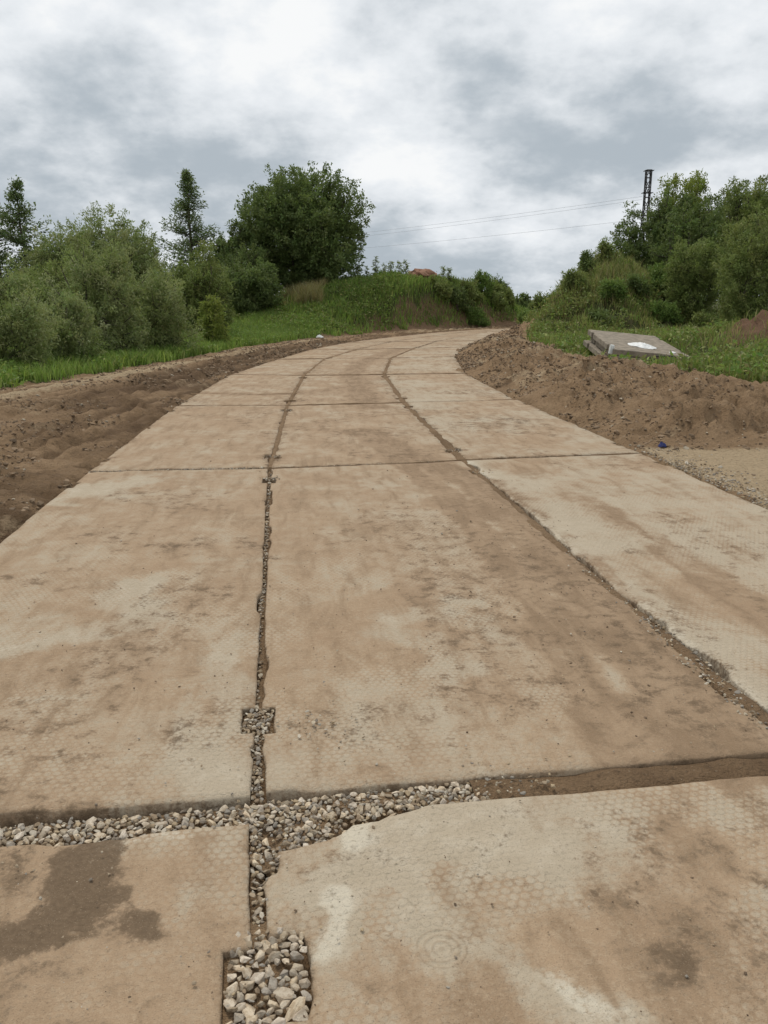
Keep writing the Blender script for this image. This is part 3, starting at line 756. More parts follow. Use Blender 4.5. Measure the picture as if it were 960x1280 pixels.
# clods of soil on the bare earth
def clods():
    V, F_, C, off = [], [], [], 0
    def add(x, y, r):
        nonlocal off
        k = rs.randrange(len(protos)); e = rotm(); v, f = pv_[k]
        z = GZ
        V.append((v * r) @ np.array(e.to_matrix()).T + np.array([x, y, z + r * .05])); F_.append(f + off); off += len(v)
        c = np.array((.20, .14, .087)) * rs.uniform(.55, 1.5)
        if rs.random() < .05: c = np.array((.42, .36, .27)) * rs.uniform(.8, 1.15)
        C.append(np.tile(c, (len(v), 1)))
    n = 52000
    yy = 5.2 + 34 * rng.random(n) ** 1.8; side = rng.random(n) < .45
    le = np.interp(yy, [p[1] for p in PL[:10]], [p[0] for p in PL[:10]]); re = np.interp(yy, [p[1] for p in PR[:10]], [p[0] for p in PR[:10]])
    gl = np.interp(yy, [p[1] for p in PG[:8]], [p[0] for p in PG[:8]])
    xx = np.where(side, le + .05 - (le - gl) * rng.random(n) ** 1.3, re - .03 + berm_width(yy) * rng.random(n) ** 1.2)
    ok = (side | (yy > 9.5)) & (fbm(xx * 1.1, yy * 1.1, 3, 29) > .40 + .08 * side) & (np.abs(xx) < .55 * yy + 1)
    xx, yy = xx[ok], yy[ok]; zz = ground(xx, yy); global GZ
    rr = .008 + .032 * rng.random(len(xx)) ** 4 + .0006 * yy
    for x, y, z, r in zip(xx, yy, zz, rr):
        GZ = z; add(x, y, r)
    o = link('soil_clods', mesh_np('soil_clods', np.concatenate(V), np.concatenate(F_), M_gravel, False, np.concatenate(C)))
    tag(o, 'brown soil clods and small stones strewn over the bare earth beside the road', 'soil', kind='stuff')
clods()

# ------------------------------------------------------------------ foliage
def leaves(base, dirn, length, width, cols, rr, fold=.25):
    """one folded diamond per leaf"""
    n = len(base)
    d = dirn / (np.linalg.norm(dirn, axis=1)[:, None] + 1e-9)
    s = np.cross(d, rr.normal(size=(n, 3)) * .75 + np.array([0, 0, 1.])); s /= np.linalg.norm(s, axis=1)[:, None] + 1e-9
    up = np.cross(s, d)
    mid = base + d * (length * .45)[:, None] + up * (length * fold * .25)[:, None]
    tip = base + d * length[:, None] - up * (length * .12)[:, None]
    V = np.stack([base, mid + s * (width * .5)[:, None], tip, mid - s * (width * .5)[:, None]], 1).reshape(-1, 3)
    i = np.arange(n) * 4
    F_ = np.stack([i, i + 1, i + 2, i + 3], -1)
    return V, F_, np.repeat(cols, 4, 0)

def palette(rr, n, cs, jit=.22):
    cs = np.array(cs) * np.array([1.34, 1.38, 1.0]); k = rr.integers(0, len(cs), n)
    return np.clip(cs[k] * (1 + jit * rr.normal(size=(n, 1))) * (1 + .06 * rr.normal(size=(n, 3))), .01, .4)

PAL = {
    'willow': [(.20, .235, .115), (.24, .27, .15), (.16, .20, .085), (.27, .30, .19)],
    'green': [(.12, .18, .06), (.15, .205, .075), (.10, .15, .05)],
    'dark': [(.10, .135, .055), (.12, .155, .07), (.085, .115, .048), (.145, .175, .095)],
    'yellow': [(.19, .22, .06), (.155, .19, .05), (.21, .24, .085)],
    'olive': [(.17, .20, .085), (.20, .225, .11), (.135, .165, .065)],
    'spruce': [(.11, .145, .08), (.13, .165, .095), (.09, .12, .066)],
}
def crown_tree(name, label, cat, x, y, ztop, rad, pal, seed, group=None, base=None, lobes=9, clumps=420, per=46, leaf=(.11, .035), shape='round', low=.12, droop=0., bare=.0, stems=1, ry=None):
    rr = np.random.default_rng(seed); r2 = random.Random(seed)
    z0 = float(ground(np.array([x]), np.array([y]))[0]) if base is None else base
    H = ztop - z0; ry = ry or rad
    root = bpy.data.objects.new(name, None); col.objects.link(root); root.location = (x, y, z0 - .03); root.empty_display_size = .3
    tag(root, label, cat, group)
    # lobes: uneven sub-crowns that make the outline
    lob = []
    for i in range(lobes):
        f = (i + .5) / lobes; a = i * 2.4 + r2.uniform(-.5, .5)
        if shape == 'round':
            fz = 1 - 2 * f; rz = math.sqrt(1 - fz * fz); kk = .60 * r2.uniform(.82, 1.12)
            zc = low + (1 - low) * (.5 + .5 * fz * kk); off = rz * kk; lr = r2.uniform(.33, .46)
        else:
            zc = low + (1 - low) * (.12 + .66 * f); off = (1 - .5 * f) * r2.uniform(.35, .75); lr = r2.uniform(.30, .46) * (1 - .3 * f)
        lob.append((math.cos(a) * off * rad, math.sin(a) * off * ry, zc * H, lr))
    lob = np.array(lob)
    hz = .5 * H * (1 - low)
    # clump centres near the lobes' skins
    k = rr.integers(0, lobes, clumps)
    dv = rr.normal(size=(clumps, 3)); dv /= np.linalg.norm(dv, axis=1)[:, None]
    ra = rr.random(clumps) ** .38 * (1 + .09 * rr.normal(size=clumps))
    nsh = int(clumps * .10) if shape == 'bush' or pal == 'willow' else 0
    dv[:nsh, 2] = np.abs(dv[:nsh, 2]) + .25; dv[:nsh] /= np.linalg.norm(dv[:nsh], axis=1)[:, None]; ra[:nsh] = rr.uniform(1.0, 1.45, nsh)
    sz = np.stack([lob[k, 3] * rad * 1.0, lob[k, 3] * ry * 1.0, lob[k, 3] * hz * (1.0 if shape == 'round' else 1.25) + .05], -1)
    cc = lob[k, :3] + dv * ra[:, None] * sz
    cc[:, 2] = np.clip(cc[:, 2], low * H * .6, H * 1.03)
    ctr = np.array([0, 0, H * .45])
    out = cc - ctr; out /= np.linalg.norm(out, axis=1)[:, None] + 1e-9
    out[:, 2] += .45 - droop; out += .35 * rr.normal(size=out.shape); out /= np.linalg.norm(out, axis=1)[:, None]
    tl = (.04 * rad + .16) * (.6 + .8 * rr.random(clumps))
    # leaves along each clump's twigs
    n = clumps * per; ci = np.repeat(np.arange(clumps), per)
    t = rr.random(n); sp = rr.normal(size=(n, 3)) * (.42 * tl[ci] * (.35 + .65 * np.sin(math.pi * np.minimum(1, t * .8 + .2))))[:, None]
    bp = cc[ci] + out[ci] * (tl[ci] * (t - .3) * 1.5)[:, None] + sp
    bp[:, 2] -= droop * .25 * t * tl[ci]
    bp[:, 2] = np.maximum(bp[:, 2], .03)
    ld = out[ci] * .6 + rr.normal(size=(n, 3)) * .75; ld[:, 2] -= droop * .5
    ccol_ = palette(rr, clumps, PAL[pal], .13)
    cl = np.clip(ccol_[ci] * .55 + palette(rr, n, PAL[pal], .16) * .45, .01, .4)
    lc = leaf[0] * (.6 + .8 * rr.random(n))
    V, F_, C = leaves(bp, ld, lc, leaf[1] * (.7 + .6 * rr.random(n)), cl, rr)
    link('crown', mesh_np('crown', V, F_, M_leaf, False, C), root)
    # trunk, limbs, branches
    paths = []
    tr = .022 * H + .012 * rad + .01
    for s in range(stems):
        ox, oy = (r2.uniform(-.25, .25) * rad * .5, r2.uniform(-.25, .25) * rad * .5) if stems > 1 else (0, 0)
        lean = (r2.uniform(-.15, .15) * rad * stems, r2.uniform(-.15, .15) * rad * stems)
        zs = np.linspace(0, .8 * H, 9); tt = zs / zs[-1]
        px = ox + lean[0] * tt + .03 * H * np.cumsum(rr.normal(size=9)) * .3; py = oy + lean[1] * tt + .03 * H * np.cumsum(rr.normal(size=9)) * .3
        px[0], py[0] = ox, oy
        paths.append((np.stack([px, py, zs - .05 * (tt == 0)], -1), tr / math.sqrt(stems) * (1.25 - 1.05 * tt)))
    v, f = tubes(paths, 7)
    tk_ = link('trunk', mesh_np('trunk', v, f, M_bark, True), root)
    tp = paths[0][0]; br = []
    for L_ in lob:
        s = tp[r2.randrange(1, 6)]; e = L_[:3]; m = (s + e) / 2 + np.array([0, 0, -.08 * H]) * r2.uniform(.2, 1)
        br.append((np.stack([s, (s + m) / 2, m, (m + e) / 2 + [0, 0, .02 * H], e]), tr * np.array([.5, .42, .34, .24, .12])))
    for j in rr.choice(clumps, min(clumps, 130), replace=False):
        l = lob[k[j], :3] * .85 + tp[4] * .15; e = cc[j] + out[j] * tl[j] * .8
        br.append((np.stack([l, (l + e) / 2 + rr.normal(size=3) * .04 * rad, e]), tr * np.array([.16, .10, .03]) + .003))
    v, f = tubes(br, 4)
    link('branches', mesh_np('branches', v, f, M_bark, True), root)
    return root

def spire_tree(name, label, cat, x, y, ztop, rad, pal, seed, group=None, whorls=26, per=26, leaf=(.13, .05)):
    """upright open tree: a leading stem with short ascending branches"""
    rr = np.random.default_rng(seed)
    z0 = float(ground(np.array([x]), np.array([y]))[0]); H = ztop - z0
    root = bpy.data.objects.new(name, None); col.objects.link(root); root.location = (x, y, z0 - .03)
    tag(root, label, cat, group)
    zs = np.linspace(0, H, 12); wob = np.cumsum(rr.normal(size=(12, 2)) * .018 * H * .3, 0); wob[0] = 0
    stem = np.column_stack([wob, zs]); tr = .016 * H + .02
    main = (stem, tr * (1.15 - 1.1 * zs / H))
    br = []; bp = []; ld = []
    for wv in range(whorls):
        t = (wv + rr.random()) / whorls; z = H * (.12 + .86 * t)
        for b in range(rr.integers(3, 6)):
            a = rr.random() * 6.283; ln = rad * (1.0 - t) * rr.uniform(.35, 1.15) + .05
            s = np.array([np.interp(z, zs, stem[:, 0]), np.interp(z, zs, stem[:, 1]), z])
            dr = np.array([math.cos(a), math.sin(a), rr.uniform(.05, .45)]); e = s + dr * ln
            m = (s + e) / 2 - np.array([0, 0, .08 * ln])
            br.append((np.stack([s, m, e]), np.array([.25, .16, .04]) * tr * (1.1 - t) + .004))
            n = int(per * (.5 + ln / rad)); q = rr.random(n) ** .7
            p = s[None] * (1 - q[:, None]) + e[None] * q[:, None] + rr.normal(size=(n, 3)) * (.022 * rad + .03)
            bp.append(p); ld.append(np.tile(dr, (n, 1)) + rr.normal(size=(n, 3)) * .8)
    bp = np.concatenate(bp); ld = np.concatenate(ld); n = len(bp)
    V, F_, C = leaves(bp, ld, leaf[0] * (.6 + .8 * rr.random(n)), leaf[1] * (.7 + .6 * rr.random(n)), palette(rr, n, PAL[pal]), rr)
    link('crown', mesh_np('crown', V, F_, M_leaf, False, C), root)
    v, f = tubes([main] + br, 5); nm = 'stem' if name == 'tall_weed' else 'trunk'
    link(nm, mesh_np(nm, v, f, M_bark, True), root)
    return root

T = crown_tree
T('broadleaf_tree', 'large dark round-crowned tree rising behind the left grassy mound', 'tree', -4.75, 50.5, 9.35, 4.1, 'dark', 101, lobes=30, clumps=2500, per=40, leaf=(.17, .085), low=.0, shape='round')
spire_tree('spire_tree', 'tall narrow open-branched tree with a pointed top beside the big round tree', 'tree', -10.4, 46.5, 8.4, 3.3, 'spruce', 102, whorls=44, per=74, leaf=(.15, .065))
T('broadleaf_tree', 'low dark tree squeezed between the pointed tree and the big round tree', 'tree', -8.7, 49, 6.1, 1.5, 'dark', 103, lobes=8, clumps=420, per=34, leaf=(.16, .075), low=.05)
T('leafy_bush', 'rounded mid green bush below the pointed tree', 'bush', -7.6, 35, 3.8, 1.65, 'olive', 104, lobes=10, clumps=620, per=40, leaf=(.12, .045), low=.0, shape='round', stems=3)
T('leafy_bush', 'dense dark green bush at the foot of the big round tree, left of the mound', 'bush', -6.6, 43.5, 3.55, 1.7, 'dark', 105, lobes=9, clumps=560, per=40, leaf=(.13, .06), low=.0, stems=3)
T('leafy_bush', 'greyish bush on the left mound in front of the big round tree', 'bush', -3.9, 50.0, 4.3, 1.6, 'olive', 106, lobes=8, clumps=460, per=36, leaf=(.13, .055), low=.0, stems=3)
T('leafy_bush', 'bushy dark shrub filling the gap under the big tree on its left side', 'bush', -7.6, 47, 4.7, 1.8, 'dark', 107, lobes=8, clumps=420, per=36, leaf=(.14, .06), low=.0, stems=2)
T('willow_bush', 'broad round-topped willow, the tallest of the grey green willows by the dirt strip', 'willow', -11.7, 35.0, 4.9, 2.7, 'willow', 108, lobes=16, clumps=1250, per=44, leaf=(.13, .045), low=.0, stems=3)
T('willow_bush', 'silvery willow in front of the broad round-topped willow', 'willow', -8.0, 23.8, 3.2, 1.55, 'willow', 109, lobes=9, clumps=560, per=52, leaf=(.10, .028), low=.0, shape='bush', stems=4)
T('willow_bush', 'silvery arching willow beside the grass strip, next to the yellow green sapling', 'willow', -7.2, 26.0, 2.6, 1.6, 'willow', 110, lobes=9, clumps=600, per=50, leaf=(.10, .028), low=.0, shape='bush', stems=5, droop=.3)
T('willow_bush', 'willow bush cut by the photo edge, nearest the wheel ruts', 'willow', -8.9, 19.3, 2.3, 1.5, 'willow', 111, lobes=9, clumps=600, per=54, leaf=(.09, .024), low=.0, shape='bush', stems=5)
T('willow_bush', 'olive willow bush between the pointed pair of trees and the silvery willow', 'willow', -10.4, 26.5, 2.8, 1.5, 'olive', 112, lobes=9, clumps=560, per=46, leaf=(.10, .032), low=.0, stems=4)
T('willow_bush', 'low willow bush tucked between two silvery willows above the grass strip', 'willow', -8.2, 21.5, 1.9, 1.1, 'willow', 113, lobes=7, clumps=360, per=50, leaf=(.09, .026), low=.0, shape='bush', stems=4)
T('willow_bush', 'rounded willow beside the broad round-topped willow, towards the lone pointed tree', 'willow', -9.9, 34.2, 4.5, 1.5, 'willow', 119, lobes=11, clumps=620, per=44, leaf=(.13, .045), low=.0, stems=3)
spire_tree('spire_tree', 'tall pointed tree behind the willows, taller of a pair by the photo edge', 'tree', -14.7, 35.5, 6.4, 2.5, 'spruce', 114, whorls=32, per=62, leaf=(.14, .06))
spire_tree('spire_tree', 'pointed tree at the photo edge, shorter of a pair behind the willows', 'tree', -16.0, 36.0, 6.1, 2.6, 'spruce', 115, whorls=32, per=62, leaf=(.14, .06))
T('broadleaf_tree', 'dark tree filling in below the pair of pointed trees', 'tree', -14.6, 37.5, 3.9, 1.7, 'dark', 116, lobes=8, clumps=420, per=36, leaf=(.14, .06), low=.0)
T('sapling', 'small yellow green sapling at the end of the willow row by the grass strip', 'sapling', -6.05, 30.0, 1.85, .62, 'yellow', 117, lobes=6, clumps=190, per=34, leaf=(.10, .045), low=.0, shape='bush')
T('leafy_bush', 'dim bush behind the sapling between the willows and the round tree', 'bush', -9.6, 41.5, 3.3, 1.9, 'olive', 118, lobes=8, clumps=480, per=36, leaf=(.13, .055), low=.0)
# right thicket
T('broadleaf_tree', 'dark loose-edged tree rising behind the right grassy mound, below the pylon', 'tree', 13.4, 44, 6.5, 2.0, 'dark', 121, lobes=12, clumps=800, per=36, leaf=(.14, .06), low=.0)
T('broadleaf_tree', 'yellow green tree in the thicket beside the pylon', 'tree', 15.6, 45.5, 8.2, 1.8, 'yellow', 122, lobes=12, clumps=700, per=36, leaf=(.15, .065), low=.05)
T('broadleaf_tree', 'tall olive tree at the photo edge on the right thicket', 'tree', 17.2, 41.5, 7.7, 1.9, 'olive', 123, lobes=12, clumps=760, per=38, leaf=(.14, .055), low=.0)
T('broadleaf_tree', 'dense dark tree closing the gap between the loose-edged tree and the yellow green tree', 'tree', 14.4, 43.0, 6.9, 1.5, 'dark', 129, lobes=9, clumps=520, per=38, leaf=(.14, .06), low=.0)
T('willow_bush', 'grey green willow in front of the yellow green tree in the right thicket', 'willow', 12.9, 35.5, 4.3, 1.35, 'olive', 124, lobes=9, clumps=560, per=42, leaf=(.12, .04), low=.0, stems=4)
T('willow_bush', 'large olive willow above the reddish earth heap', 'willow', 14.0, 32.5, 5.1, 1.7, 'olive', 125, lobes=11, clumps=760, per=42, leaf=(.115, .04), low=.0, stems=4)
T('leafy_bush', 'low fresh green bush where the right mound meets the thicket', 'bush', 12.4, 37.2, 3.3, 1.0, 'green', 126, lobes=7, clumps=340, per=38, leaf=(.12, .05), low=.0, stems=3)
T('broadleaf_tree', 'dark tree deep in the right thicket behind the grey green willow', 'tree', 14.4, 40.5, 6.4, 1.7, 'dark', 127, lobes=9, clumps=520, per=36, leaf=(.14, .06), low=.0)
T('broadleaf_tree', 'dark tree in the rear of the right thicket behind the olive trees', 'tree', 18.6, 46.5, 8.1, 2.0, 'dark', 128, lobes=9, clumps=520, per=34, leaf=(.16, .07), low=.05)
for i, (x, y, zt, rd, lb) in enumerate(((14.9, 95, 2.3, 1.75, 'small far tree seen through the gap at the end of the road'), (18.6, 104, 1.5, 2.2, 'smaller far bush just beside the far tree in the road gap'), (13.0, 110, 1.4, 2.4, 'far bush on the other side of the tree in the road gap'))):
    T('far_tree', lb, 'tree', x, y, zt, rd, 'dark', 131 + i, lobes=7, clumps=170, per=26, leaf=(.26, .14), low=.0)
# weeds and shrublets on the right mound
for i, (x, y, h_, rd) in enumerate(((8.2, 36.6, .8, .55), (9.4, 35.2, .6, .6), (10.6, 36.0, .75, .6), (7.2, 38.6, .6, .5), (11.4, 34.6, .7, .7), (9.0, 38.2, .9, .45), (10.0, 39.0, .8, .45), (6.9, 41.0, .7, .5), (8.6, 33.6, .5, .6), (12.4, 33.0, .8, .7))):
    zg_ = float(ground(np.array([x]), np.array([y]))[0])
    T('mound_shrub', 'low weedy shrub on the right mound behind the slab stack', 'shrub', x, y, zg_ + h_, rd, ['olive', 'green', 'dark'][i % 3], 231 + i, group='weedy shrubs on the right mound', low=.0, shape='bush', lobes=5, clumps=90, per=28, leaf=(.12, .05), stems=3)
# shrubs and tall weeds on the left mound
def mound_plant(x, y, h, rd, pal, seed, name, label, cat, group, **kw):
    z = float(ground(np.array([x]), np.array([y]))[0])
    return T(name, label, cat, x, y, z + h, rd, pal, seed, group=group, low=.0, shape='bush', **kw)
sh = [(3.4, 51.0, 1.1, .75), (4.4, 51.8, 1.5, .8), (5.3, 53.0, 1.25, .7), (6.2, 54.4, 1.6, .75), (7.0, 55.5, 1.3, .7), (7.8, 56.6, 1.55, .6), (7.9, 55.8, 1.0, .6), (5.6, 52.2, .9, .8), (7.2, 54.4, .9, .8)]
for i, (x, y, h, rd) in enumerate(sh):
    mound_plant(x, y, h, rd, ['olive', 'dark', 'olive', 'green'][i % 4], 141 + i, 'mound_shrub', 'shrub on the slope of the left mound towards the far end of the road', 'shrub', 'shrubs on the left mound above the road', lobes=5, clumps=110, per=30, leaf=(.14, .055), stems=3)
wd = [(-1.6, 50.9), (-1.0, 51.3), (-.5, 51.0), (.0, 51.6), (.4, 51.2), (.9, 51.7), (1.3, 51.4), (4.0, 53.2), (3.6, 52.8)]
for i, (x, y) in enumerate(wd):
    rr_ = random.Random(i)
    z = float(ground(np.array([x]), np.array([y]))[0])
    spire_tree('tall_weed', 'tall upright weed standing on the crest of the left mound near the red clay lump', 'weed', x, y, z + rr_.uniform(.8, 1.35), .22, 'olive', 161 + i, 'tall weeds on the left mound', whorls=9, per=5, leaf=(.16, .05))

# ------------------------------------------------------------------ grass and weeds
def scatter(n, xr, yr, prob, seed):
    rr = np.random.default_rng(seed)
    x = rr.uniform(*xr, n); y = rr.uniform(*yr, n)
    k = rr.random(n) < prob(x, y, masks(x, y)[:, 0])
    x, y = x[k], y[k]
    return x, y, ground(x, y), rr
def blades(name, label, spec, cat='grass'):
    Vs, Fs, Cs, off = [], [], [], 0
    for (n, xr, yr, prob, hgt, wid, cols, seed) in spec:
        x, y, z, rr = scatter(n, xr, yr, prob, seed); m = len(x)
        h = hgt * (.45 + .9 * rr.random(m)) * (.55 + .9 * fbm(x * .9, y * .9, 3, 17)); a = rr.random(m) * 6.283
        ln = h * rr.uniform(.1, .75, m); wv = wid * (.7 + .6 * rr.random(m)) * (1 + y / 45)
        ba = rr.random(m) * 6.283; sx, sy = np.cos(ba) * wv / 2, np.sin(ba) * wv / 2
        dx, dy = np.cos(a) * ln, np.sin(a) * ln
        p0 = np.stack([x - sx, y - sy, z - .02], -1); p1 = np.stack([x + sx, y + sy, z - .02], -1)
        p2 = np.stack([x + dx * .35 + sx * .8, y + dy * .35 + sy * .8, z + h * .6], -1); p3 = np.stack([x + dx * .35 - sx * .8, y + dy * .35 - sy * .8, z + h * .6], -1)
        p4 = np.stack([x + dx, y + dy, z + h * .97], -1)
        V = np.stack([p0, p1, p2, p3, p4], 1).reshape(-1, 3); i = np.arange(m) * 5 + off
        Fs.append(np.stack([i, i + 1, i + 2], -1)); Fs.append(np.stack([i, i + 2, i + 3], -1)); Fs.append(np.stack([i + 3, i + 2, i + 4], -1))
        pc = palette(rr, m, cols, .2); big_ = fbm(x * .6, y * .6, 3, 47)[:, None]
        Vs.append(V); Cs.append(np.repeat(np.clip(pc * (.65 + .75 * big_), .01, .5), 5, 0)); off += m * 5
    o = link(name, mesh_np(name, np.concatenate(Vs), np.concatenate(Fs), M_grass, False, np.concatenate(Cs)))
    tag(o, label, cat, kind='stuff'); return o
GR = [(.135, .205, .055), (.165, .235, .065), (.11, .17, .048), (.19, .235, .095)]
GO = [(.14, .17, .06), (.17, .19, .075), (.115, .145, .05), (.20, .19, .10)]
DRY = [(.32, .25, .165), (.26, .20, .13), (.20, .165, .095)]
pL = lambda x, y, v: v * np.clip(1.25 - sdist(x, y, PG) / 5, .1, 1)
blades('grass', 'fresh green grass strip between the dirt ruts and the willows', [(150000, (-13, -3), (12, 42), lambda x, y, v: v * (sdist(x, y, PG) < 4.5) * np.clip(1.2 - (y - 12) / 40, .2, 1), .30, .016, GR, 201)])
blades('grass', 'green grass covering the left mound', [(110000, (-10, 12), (40, 62), lambda x, y, v: v * (sdist(x, y, PG) > 0) * (sdist(x, y, PG) < 9) * (sdist(x, y, PL) > .3), .28, .022, GR + GR + GO[:2], 202),
        (9000, (-6, -3.2), (44, 48.5), lambda x, y, v: v * (fbm(x, y, 3, 8) > .5), .65, .012, DRY, 203)])
def pR(x, y, v): return v * (-sdist(x, y, PR) > .4) * (-sdist(x, y, PR) < 14)
blades('grass', 'olive and dry tan grass covering the right mound and the ground behind the soil bank', [
    (120000, (4, 19), (12, 46), lambda x, y, v: pR(x, y, v) * (.25 + .75 * sst(np.hypot(x - 7, y - 20.5), 1.5, 4)) * sst(fbm(x * .8, y * .8, 3, 15), .30, .52), .30, .015, GO + DRY[1:] + GR[:1], 204),
    (26000, (7.5, 14), (33, 44), lambda x, y, v: pR(x, y, v) * sst(ground(x, y), 1.2, 2.5) * .75, .5, .010, DRY + GO, 205),
    (12000, (5, 13), (16, 27), lambda x, y, v: pR(x, y, v) * (fbm(x * .7, y * .7, 3, 99) > .52), .2, .02, GR, 206)])
# broad-leaved ground cover
def cover(name, label, spec):
    Vs, Fs, Cs, off = [], [], [], 0
    for (n, xr, yr, prob, size, rise, cols, seed) in spec:
        x, y, z, rr = scatter(n, xr, yr, prob, seed); per = 9
        x, y, z = np.repeat(x, per), np.repeat(y, per), np.repeat(z, per); m = len(x)
        b = np.stack([x + rr.normal(size=m) * size * 1.1, y + rr.normal(size=m) * size * 1.1, z + rise * rr.random(m)], -1)
        dv = rr.normal(size=(m, 3)); dv[:, 2] = np.abs(dv[:, 2]) * .6 + .1
        V, F_, C = leaves(b, dv, size * (.6 + .9 * rr.random(m)), size * .55 * (.6 + .8 * rr.random(m)), palette(rr, m, cols, .22), rr)
        Vs.append(V); Fs.append(F_ + off); Cs.append(C); off += len(V)
    o = link(name, mesh_np(name, np.concatenate(Vs), np.concatenate(Fs), M_leaf, False, np.concatenate(Cs)))
    tag(o, label, 'weeds', kind='stuff')
cover('ground_cover', 'leafy green weeds growing through the grass on both sides of the road', [
    (9000, (-13, -3), (12, 42), lambda x, y, v: v * (sdist(x, y, PG) < 4.5) * (fbm(x * .8, y * .8, 3, 5) > .45), .10, .28, GR, 211),
    (7000, (-9, 10), (40, 58), lambda x, y, v: v * (sdist(x, y, PG) < 7) * (fbm(x * .7, y * .7, 3, 6) > .56), .13, .3, GR + GO, 212),
    (5000, (5, 17), (14, 42), lambda x, y, v: pR(x, y, v) * (fbm(x * .7, y * .7, 3, 7) > .5), .13, .3, GO + GR, 213),
    (2600, (5.5, 15), (31, 46), lambda x, y, v: pR(x, y, v) * (fbm(x * .9, y * .9, 3, 27) > .42), .12, .3, PAL['olive'] + GO, 214)])

# ------------------------------------------------------------------ stacked slabs
def bevel_box(sx, sy, sz, bev=.012, seg=2, jit=0., cuts=0):
    bm = bmesh.new(); bmesh.ops.create_cube(bm, size=1)
    bmesh.ops.scale(bm, vec=(sx, sy, sz), verts=bm.verts)
    bmesh.ops.bevel(bm, geom=bm.edges[:], offset=bev, segments=seg, affect='EDGES')
    if cuts:
        bmesh.ops.subdivide_edges(bm, edges=[e for e in bm.edges if e.calc_length() > .3], cuts=cuts, use_grid_fill=True)
    for v in bm.verts:
        v.co += Vector((random.uniform(-1, 1), random.uniform(-1, 1), random.uniform(-1, 1))) * jit
    return bm
def plank_slab(label, c, ax, up, sx, sy, sz):
    """a slab with lifting notches along its sides; c centre of the top face, ax its long axis"""
    bm = bmesh.new()
    hx, hy = sx / 2, sy / 2
    pts = [(-hx, -hy), (hx, -hy)]
    for s in (-.3, .3): pts += [(hx, s * sy - .12), (hx - .06, s * sy - .12), (hx - .06, s * sy + .12), (hx, s * sy + .12)]
    pts += [(hx, hy), (-hx, hy)]
    for s in (.3, -.3): pts += [(-hx, s * sy + .12), (-hx + .06, s * sy + .12), (-hx + .06, s * sy - .12), (-hx, s * sy - .12)]
    vs = [bm.verts.new((x, y, 0)) for x, y in pts]; f = bm.faces.new(vs)
    r = bmesh.ops.extrude_face_region(bm, geom=[f])
    bmesh.ops.translate(bm, verts=[v for v in r['geom'] if isinstance(v, bmesh.types.BMVert)], vec=(0, 0, -sz))
    bmesh.ops.recalc_face_normals(bm, faces=bm.faces)
    bmesh.ops.bevel(bm, geom=bm.edges[:], offset=.012, segments=1, affect='EDGES')
    me = bpy.data.meshes.new('concrete_slab'); bm.to_mesh(me); bm.free(); me.materials.append(M_oldconc)
    y = Vector(ax).normalized(); z = Vector(up).normalized(); x = y.cross(z).normalized(); z = x.cross(y)
    o = link('concrete_slab', me); o.matrix_world = Matrix(((x.x, y.x, z.x, c[0]), (x.y, y.y, z.y, c[1]), (x.z, y.z, z.z, c[2]), (0, 0, 0, 1)))
    tag(o, label, 'slab', 'concrete slabs stacked on the soil bank'); return o
FL, FR, BL = Vector((5.97, 21.5, .42)), Vector((7.9, 22.0, .30)), Vector((6.12, 25.0, .80))
ax = BL - FL; across = FR - FL; up = across.cross(ax).normalized()
ctr = FL + ax / 2 + across / 2
sx, sy = across.length, ax.length
axn, acn = ax.normalized(), across.normalized()
s_top = plank_slab('topmost slab of the tilted concrete stack with white scraps lying on it', ctr, ax, up, sx, sy, .15)
plank_slab('middle slab of the tilted concrete stack, slid a little out to the side', ctr - up * .165 + acn * .10 - axn * .05, ax + acn * .05, up, sx, sy, .15)
plank_slab('bottom slab of the tilted concrete stack resting on soil', ctr - up * .335 - acn * .04 + axn * .12, ax - acn * .04, up + Vector((0, .02, 0)), sx, sy, .15)
# bar sticking out of the stack
v, f = tubes([(np.array([(6.95, 21.62, .285), (7.7, 21.6, .27), (8.5, 21.5, .225), (8.75, 21.48, .215)]), np.full(4, .022))], 8)
tag(link('steel_bar', mesh_np('steel_bar', v, f, M_steel, True)), 'thin dark steel bar sticking out sideways from the slab stack', 'bar')
def scrap(name, label, cat, loc, sx, sy, hgt, mat, seed, normal=(0, 0, 1)):
    """a crumpled piece of sheet, a thin shell with folds"""
    n = 13; u, v_ = np.meshgrid(np.linspace(-1, 1, n), np.linspace(-1, 1, n))
    rad = .8 + .35 * fbm(np.arctan2(v_, u) * 1.2 + 5, u * 0 + seed, 3, seed)
    x = u * np.sqrt(1 - v_ ** 2 / 2) * sx * rad; y = v_ * np.sqrt(1 - u ** 2 / 2) * sy * rad
    rr = np.hypot(u, v_)
    z = hgt * (np.clip(1.1 - rr, 0, 1) * .7 + .9 * np.abs(fbm(u * 2.3, v_ * 2.3, 4, seed, .6) - .5) * 2 * np.clip(1.3 - rr, 0, 1))
    top = np.stack([x, y, z + .006], -1).reshape(-1, 3); bot = np.stack([x, y, z * .9 - .003], -1).reshape(-1, 3)
    i = np.arange(n * n).reshape(n, n); q = np.stack([i[:-1, :-1], i[:-1, 1:], i[1:, 1:], i[1:, :-1]], -1).reshape(-1, 4)
    bd = np.concatenate([i[0, :-1], i[:-1, -1], i[-1, :0:-1], i[:0:-1, 0]]); b2 = np.roll(bd, -1); m = n * n
    sd_ = np.stack([bd, bd + m, b2 + m, b2], -1)
    me = mesh_np(name, np.concatenate([top, bot]), np.concatenate([q, q[:, ::-1] + m, sd_]), mat, False)
    o = link(name, me, None, loc); o.rotation_euler = Vector(normal).to_track_quat('Z', 'Y').to_euler()
    return tag(o, label, cat)
def on_top(a, b): return FL + across * a + ax * b + up * .004
